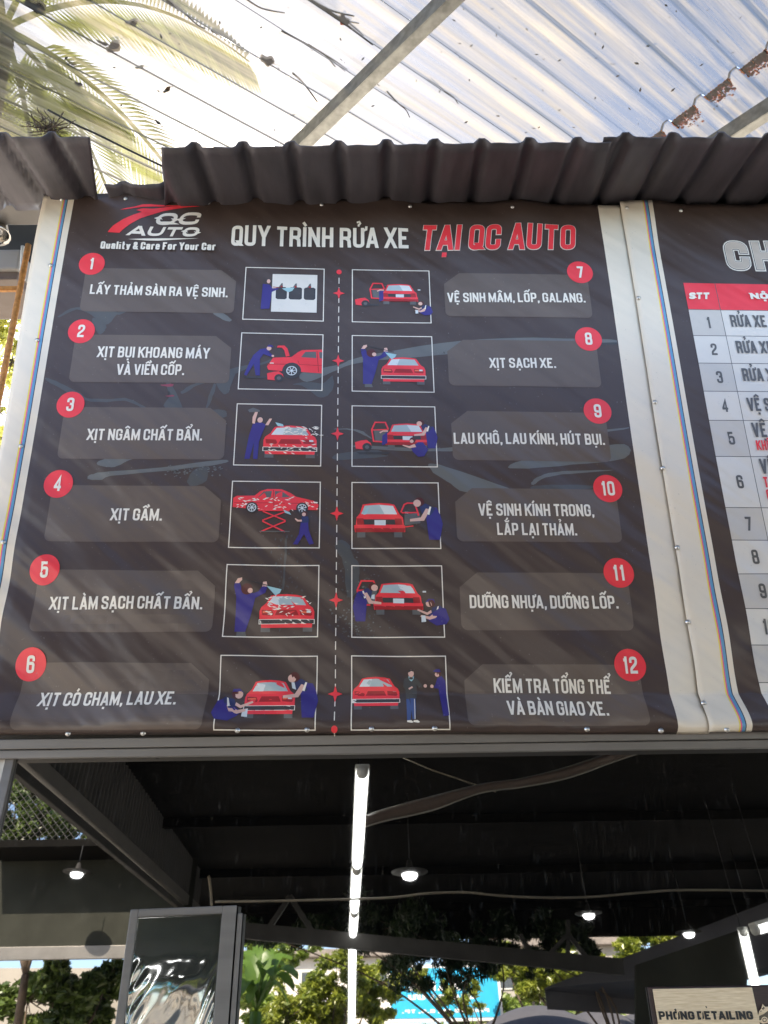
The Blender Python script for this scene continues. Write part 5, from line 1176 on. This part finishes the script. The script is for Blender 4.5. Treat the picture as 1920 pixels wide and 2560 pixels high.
# sunlit greenery in the gap at the far left
def bl_dir(lst, dist, k=1.0):
    o = []
    for i, (x, y, r) in enumerate(lst):
        p = dirp(x, y, dist+.4*math.sin(i*2.1)); o.append((p, (dirp(x+r, y, dist)-dirp(x, y, dist)).length*k))
    return o
b = bl_dir([(-10, 800, 60), (30, 900, 60), (-40, 1000, 70), (-60, 880, 60), (20, 1080, 50), (-30, 1160, 60)], 7.5)
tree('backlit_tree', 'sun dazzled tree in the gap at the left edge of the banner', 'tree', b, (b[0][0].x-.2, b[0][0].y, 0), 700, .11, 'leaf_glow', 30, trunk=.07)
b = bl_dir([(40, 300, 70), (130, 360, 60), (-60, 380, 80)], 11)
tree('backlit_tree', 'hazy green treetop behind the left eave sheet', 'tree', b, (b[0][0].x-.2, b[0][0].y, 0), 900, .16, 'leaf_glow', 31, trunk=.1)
# ================================================================== what stands behind the photographer (seen in the tinted pane)
ZC = 3.3
yf = rf_z(*D_(900, 2262), ZC).y
can = thing('canopy', 'dark flat canopy over the forecourt, seen only in the window reflection', 'canopy', loc=(-2.3, yf, 0))
bm = bmesh.new(); add_box(bm, (-2.35, yf, ZC), (12, 1.05, ZC+.08), .004); add_box(bm, (-4.4, yf, ZC+.002), (-2.352, -3.95, ZC+.078), .004); bm_obj('roof', bm, 'canopy_dark', can)
bm = bmesh.new(); add_box(bm, (-4.4, yf-.03, ZC-.45), (12, yf-.003, ZC+.08), .003); bm_obj('fascia', bm, 'canopy_dark', can)
for k in range(5):
    y = .9+(yf-.9)*k/4; bar('roof_beam', (-2.3, y, ZC-.05), (11.9, y, ZC-.05), .06, .09, 'canopy_dark', can)
YP = -3.6
def rp(x, y, yy=YP): return rf_y(*D_(x, y), yy)
for xa in ((1541, 2335), (582, 2300)):
    p = rp(*xa); bar('post', (p.x, YP, .06), (p.x, YP, ZC-.02), .10, .10, 'dark_steel', can)
a, b = rp(590, 2325), rp(1558, 2418); bar('tie_beam', a, b, .06, .14, 'dark_steel', can)
tp = rp(725, 2240); 
for q in ((665, 2332), (790, 2345)): bar('brace', tp, rp(*q), .05, .05, 'dark_steel', can)
for q0, q1 in (((1420, 2335), (1360, 2400)), ((1420, 2335), (1480, 2410)), ((1420, 2300), (1420, 2404)), ((1300, 2335), (1330, 2395))): bar('brace', rp(*q0), rp(*q1), .04, .04, 'dark_steel', can)
# side skirt on the left: ribbed dark cladding above a sloping eave beam
P1 = rf_x(*D_(40, 1870), -2.2); P2 = rf_x(*D_(492, 2275), -2.2)
sk_ = thing('side_skirt', 'dark ribbed cladding over a slanting grey beam at the left of the reflection', 'cladding', loc=(-2.2, P2.y, 0))
bar('eave_beam', P1, P2, .07, .10, 'steel_grey', sk_); bar('lower_beam', P1-Vector((0, 0, .11)), P2-Vector((0, 0, .11)), .05, .06, 'dark_steel', sk_)
V = []; Fc = []; n = 260
for i in range(n+1):
    t = i/n; p = P1+(P2-P1)*t; x = -2.2+(.022 if (i//2) % 2 else 0); V += [(x, p.y, p.z+.04), (x, p.y, ZC-.003)]
    if i: a = 2*i; Fc.append((a-2, a, a+1, a-1))
mesh('cladding', V, Fc, 'slat_dark', sk_)
bar('corner_post', (-2.19, P2.y-.05, .06), (-2.19, P2.y-.05, ZC-.01), .10, .12, 'dark_steel', sk_)
# grey sheet fence with chain link above
YF = -4.5
fe = thing('sheet_fence', 'grey sheet metal fence panel on the left of the window reflection', 'fence', loc=(rp(-100, 2400, YF).x, YF, 0))
a = rp(-160, 2400, YF); b = rp(500, 2112, YF)
bm = bmesh.new(); add_box(bm, (a.x, YF-.02, a.z), (b.x, YF, b.z), .002); bm_obj('sheet', bm, 'fence_grey', fe)
bm = bmesh.new(); add_box(bm, (a.x, YF+.001, b.z-.06), (b.x, YF+.04, b.z+.02), .004); bm_obj('top_rail', bm, 'steel_grey', fe)
bm = bmesh.new(); add_box(bm, (a.x, YF+.001, a.z-.02), (b.x, YF+.05, rp(0, 2370, YF).z), .004); bm_obj('bottom_rail', bm, 'steel_grey', fe)
for x in (208, 560, -120): p = rp(x, 2300, YF); bar('post', (p.x, YF+.030, 0), (p.x, YF+.030, b.z+.01), .04, .05, 'dark_steel', fe)
cl = thing('chain_link_fence', 'chain link netting above the grey sheet fence in the window reflection', 'fence', loc=(a.x, YF-.04, b.z))
bm = bmesh.new(); h = 1.5; x = a.x-h
while x < b.x:
    for s in (1, -1):
        x0, x1 = (x, x+h) if s > 0 else (x+h, x); t0, t1 = 0, 1
        def cut(t): return Vector((x0+(x1-x0)*t, YF-.04+.004*s, b.z+h*t))
        lo = [t for t in [i/12 for i in range(13)] if a.x <= cut(t).x <= b.x]
        if len(lo) > 1: add_tube(bm, [cut(lo[0]), cut(lo[-1])], .0035, 4, False)
    x += .085
bm_obj('netting', bm, 'steel_grey', cl); bar('top_rail', (a.x, YF-.04, b.z+h), (b.x, YF-.04, b.z+h), .03, .03, 'steel_grey', cl)
tag(slab('boundary_wall', [fr_(-60, 2420, -8.5), fr_(-60, 2640, -8.5), fr_(330, 2640, -8.5), fr_(330, 2420, -8.5)], .15, 'pale_wall'), 'pale boundary wall glimpsed behind the dark shrub in the reflection', 'wall')
# LED tubes hung end to end
def tube_light(x0, y0, ya, x1, y1, yb, wd, label, group):
    a, b = rf_y(*D_(x0, y0), ya), rf_y(*D_(x1, y1), yb); r = thing('tube_light', label, 'tube light', group, tuple(a)); d = (b-a).normalized()
    up = Vector((0, 0, 1)); s = d.cross(up).normalized(); u = s.cross(d)
    bm = bmesh.new(); add_bar(bm, a+u*wd*.32, b+u*wd*.32, wd*1.1, wd*.35, up, .004); bm_obj('batten', bm, 'white_plastic', r)
    bm = bmesh.new(); add_tube(bm, [a+d*.035-u*.01, b-d*.035-u*.01], wd*.42, 12); bm_obj('lamp', bm, 'led_glow', r, True)
    for e, q in ((a, 1), (b, -1)):
        bm = bmesh.new(); add_tube(bm, [e-d*.01*q-u*.01, e+d*.034*q-u*.01], wd*.44, 12); bm_obj('end_cap', bm, 'white_plastic', r, True)
    bm = bmesh.new(); m = (a+b)/2+u*wd*.45; add_tube(bm, [m, Vector((m.x, m.y, ZC-.01))], .004, 5); bm_obj('cord', bm, 'black_matt', r)
GT = 'tube lights in the central row'
ys = lambda py: -.15+(-6.6+.15)*((py-1925)/(2600-1925))**1.25
segs = [(906, 1925, 893, 2162, .088), (892, 2172, 886, 2274, .085), (886, 2280, 882, 2340, .082), (881.5, 2346, 878, 2640, .080)]
for (x0, y0, x1, y1, wd), nm in zip(segs, ('nearest, topmost glowing tube in the central row under the banner', 'second glowing tube in the central row, in the dark canopy', 'short third glowing tube in the central row, before the trees', 'lowest glowing tube in the central row, left of the billboard')):
    tube_light(x0, y0, ys(y0), x1, y1, ys(y1), wd, nm, GT)
tube_light(1857, 2325, -2.4, 1897, 2500, -3.0, .075, 'leaning glowing tube above the wooden room sign', 'tube lights at the right edge')
tube_light(1884, 2322, -2.2, 1990, 2290, -2.3, .09, 'glowing tube cut off by the right edge of the photo', 'tube lights at the right edge')
# pendant lamps
def pendant(x, y, yy, R_, label, dish=True):
    c = rf_y(*D_(x, y), yy); r = thing('pendant_lamp', label, 'lamp', 'pendant lamps under the canopy', tuple(c))
    bm = bmesh.new(); add_lathe(bm, c, [(R_*.45, -.10*R_), (R_, -.015*R_), (R_, .01*R_), (R_*.45, .12*R_), (R_*.2, .22*R_), (R_*.12, .6*R_)], 28); bm_obj('lamp_shade', bm, 'dark_steel', r, True)
    bm = bmesh.new(); add_lathe(bm, c-Vector((0, 0, .105*R_)), [(R_*.42, .0), (R_*.42, -.08*R_), (R_*.34, -.22*R_), (R_*.18, -.29*R_), (.01*R_, -.31*R_)], 20); bm_obj('bulb', bm, 'led_glow', r, True)
    tube('cord', [c+Vector((0, 0, .58*R_)), Vector((c.x, c.y, ZC-.005))], .005, 'black_matt', r, 5)
for x, y, yy, R_, nm in ((1024, 2180, -2.4, .165, 'largest pendant lamp, right of the central tube row'), (1471, 2283, -3.6, .135, 'pendant lamp just under the pale cable, between the largest lamp and the dark awning'), (1721, 2330, -4.2, .135, 'small pendant lamp over the dark awning at right'), (1893, 2353, -4.4, .125, 'pendant lamp behind the leaning tube at the right edge'), (193, 2180, -3.9, .15, 'pendant lamp before the grey sheet fence at left')):
    pendant(x, y, yy, R_, nm)
# hanging cable, hem of an awning and a rope
ca = [(538, 2254), (700, 2252), (960, 2245), (1064, 2234), (1162, 2231), (1250, 2239), (1360, 2244), (1480, 2242), (1597, 2232), (1712, 2225), (1940, 2227)]
tag(tube('cable', smooth_path([rf_y(*D_(*p), -.9) for p in ca], 6), .008, 'hose'), 'pale sagging cable across the dark window reflection', 'cable')
tag(tube('cable', smooth_path([rf_y(*D_(*p), -2.6) for p in ((522, 2190), (527, 2230), (529, 2275), (528, 2340))], 4), .012, 'hose'), 'short pale hanging cable beside the dark corner post in the reflection', 'cable')
hm = thing('awning_hem', 'beige rolled cloth strip curving across the top of the window reflection', 'cloth strip', loc=tuple(rf_y(*D_(1230, 1970), -.25)))
lo_ = smooth_path([rf_y(*D_(*p), -.25) for p in ((914, 2066), (960, 2052), (1080, 2025), (1200, 1982), (1310, 1966), (1420, 1944), (1530, 1905), (1640, 1868), (1700, 1850))], 8)
hi_ = smooth_path([rf_y(*D_(*p), -.23) for p in ((914, 2040), (960, 2024), (1080, 1992), (1200, 1962), (1310, 1946), (1420, 1918), (1520, 1885), (1610, 1862), (1670, 1845))], 8)
V = []; Fc = []
for i, (a, b) in enumerate(zip(lo_, hi_)):
    for k in range(5): t = k/4; p = a+(b-a)*t; p = p+Vector((0, .03*math.sin(math.pi*t), 0)); V.append(p)
    if i:
        for k in range(4): q = 5*i+k; Fc.append((q-5, q, q+1, q-4))
o = mesh('strip', V, Fc, 'panel_print', hm, None, True); so = o.modifiers.new('thickness', 'SOLIDIFY'); so.thickness = .004
tube('lower_piping', lo_, .0075, 'cable', hm); tube('upper_piping', hi_, .006, 'cable', hm)
tag(tube('rope', [rf_y(*D_(*p), -.27) for p in ((975, 1880), (1080, 1925), (1190, 1962), (1240, 1980))], .005, 'hose'), 'thin rope tied to the beige cloth strip in the reflection', 'rope')
for x, y in ((1212, 1985), (1457, 1910)):
    p = rf_y(*D_(x, y), -.15); tag(bar('hanger', p, (p.x, p.y, ZC-.003), .075, .05, 'wall_paint'), 'brown hanger strut above the beige strip, %s of the two' % ('left' if x < 1300 else 'right'), 'strut', 'hanger struts')
# dark awning and lit grey wall at the right
aw = thing('awning', 'dark sloping fabric awning at the right of the window reflection', 'awning', loc=tuple(rp(1640, 2600, -6)))
slab('fabric', [rp(1362, 2476, -6.2), rp(1640, 2506, -6.2), rp(1990, 2420, -3.9), rp(1990, 2235, -3.9)], .03, 'umbrella', aw)
p = rp(1362, 2476, -6.2); q = rp(1640, 2506, -6.2)
slab('valance', [p, q, q-Vector((0, 0, .14)), p-Vector((0, 0, .20))], .02, 'umbrella', aw); bar('post', (q.x, q.y, 0), q, .05, .05, 'dark_steel', aw)
tag(slab('partition', [rp(1590, 2412, -3.75), rp(1590, 2640, -3.75), rp(1868, 2640, -3.75), rp(1868, 2318, -3.75)], .06, 'fence_grey'), 'grey partition lit by the leaning tube at the right of the reflection', 'partition')
# billboard
YBB = -14.0
bb = thing('billboard', 'blue billboard with white writing among the trees in the window reflection', 'billboard', loc=(fr_(1100, 2500, YBB).x, YBB, 0))
a = fr_(978, 2548, YBB); b = fr_(1240, 2418, YBB); W_ = abs(b.x-a.x); xl, xr = min(a.x, b.x), max(a.x, b.x); zl, zh = fr_(1100, 2545, YBB).z, fr_(1100, 2420, YBB).z
bm = bmesh.new(); add_box(bm, (xl-.06, YBB-.08, zl-.06), (xr+.06, YBB, zh+.06), .01); bm_obj('frame', bm, 'billboard_white', bb)
bm = bmesh.new(); add_box(bm, (xl, YBB+.001, zl), (xr, YBB+.012, zh)); bm_obj('face', bm, 'billboard_blue', bb)
pr = Print(.001)
H_ = zh-zl
def bt(t, s0, s1, v, h):                     # faces +y, so it reads right to left along x
    P, W = layout(t, w=.22, wid=.34, gap=.10)
    for q in P: pr.poly([(xr-W_*s0-(x/W)*W_*(s1-s0), zl+H_*(v+y*h)) for x, y in q], 'billboard_white')
bt('LƯU', .60, .84, .36, .10); bt('QUANG', .22, .56, .36, .10); bt('PHƯỜNG AN, Q.8, TP.', .10, .90, .10, .07); bt('GARA', .30, .84, .54, .18)
o = pr.build('lettering', bb, place=lambda u, v, d: Vector((u, YBB+.013+d, v)))
for f in (.2, .8): bar('post', (xl+W_*f, YBB-.05, 0), (xl+W_*f, YBB-.05, zl), .10, .10, 'steel_grey', bb)
# parasols
def parasol(x, y, yy, R_, label):
    c = fr_(x, y, yy); r = thing('parasol', label, 'parasol', 'grey parasols beyond the forecourt', (c.x, yy, 0)); V = [c]; Fc = []; n = 40; m = 8
    for j in range(1, m+1):
        t = j/m
        for i in range(n): a = 2*math.pi*i/n; k = 1-.035*t*abs(math.sin(4*a)); V.append(c+Vector((R_*t*k*math.cos(a), R_*t*k*math.sin(a), -R_*.42*t**1.8)))
    for i in range(n): Fc.append((0, 1+i, 1+(i+1) % n))
    for j in range(m-1):
        for i in range(n): a = 1+j*n+i; b_ = 1+j*n+(i+1) % n; Fc.append((a, a+n, b_+n, b_))
    o = mesh('canopy', V, Fc, 'umbrella', r, None, True); so = o.modifiers.new('thickness', 'SOLIDIFY'); so.thickness = .006
    tube('pole', [(c.x, yy, 0), c+Vector((0, 0, .05))], .024, 'dark_steel', r)
parasol(1335, 2514, -9.0, 1.25, 'largest grey parasol, at the bottom right of the billboard'); parasol(1490, 2525, -11, 1.0, 'small grey parasol in the middle of the three'); parasol(1600, 2532, -12, 1.0, 'grey parasol just left of the wooden room sign')
# houses far behind the trees
def house(label, x0, x1, ytop, yy, m, floors):
    a = fr_(x0, ytop, yy); b = fr_(x1, ytop, yy); lo, hi = min(a.x, b.x), max(a.x, b.x); r = thing('house', label, 'house', 'houses beyond the trees', ((lo+hi)/2, yy, 0))
    bm = bmesh.new(); add_box(bm, (lo, yy-6, 0), (hi, yy, a.z), .02); bm_obj('wall', bm, m, r)
    bm = bmesh.new(); add_box(bm, (lo-.25, yy-6.2, a.z+.002), (hi+.25, yy+.35, a.z+.25), .02); bm_obj('roof', bm, 'roof_tile', r)
    fh = a.z/floors; n = max(2, int((hi-lo)/1.9))
    for f in range(floors):
        for k in range(n):
            x = lo+(hi-lo)*(k+.5)/n; z = fh*f+fh*.35
            bm = bmesh.new(); add_box(bm, (x-.48, yy+.002, z-.05), (x+.48, yy+.05, z+fh*.46), .01); wf = bm_obj('window', bm, 'white_plastic', r)
            bm = bmesh.new(); add_box(bm, (x-.42, yy+.051, z), (x+.42, yy+.056, z+fh*.42)); bm_obj('pane', bm, 'house_dark', wf)
house('pale house glimpsed between the trees left of the billboard in the reflection', 560, 1010, 2400, -27, 'house_wall', 3)
house('cream house glimpsed behind the slender trees right of the billboard', 1190, 1560, 2370, -29, 'pale_wall', 3)
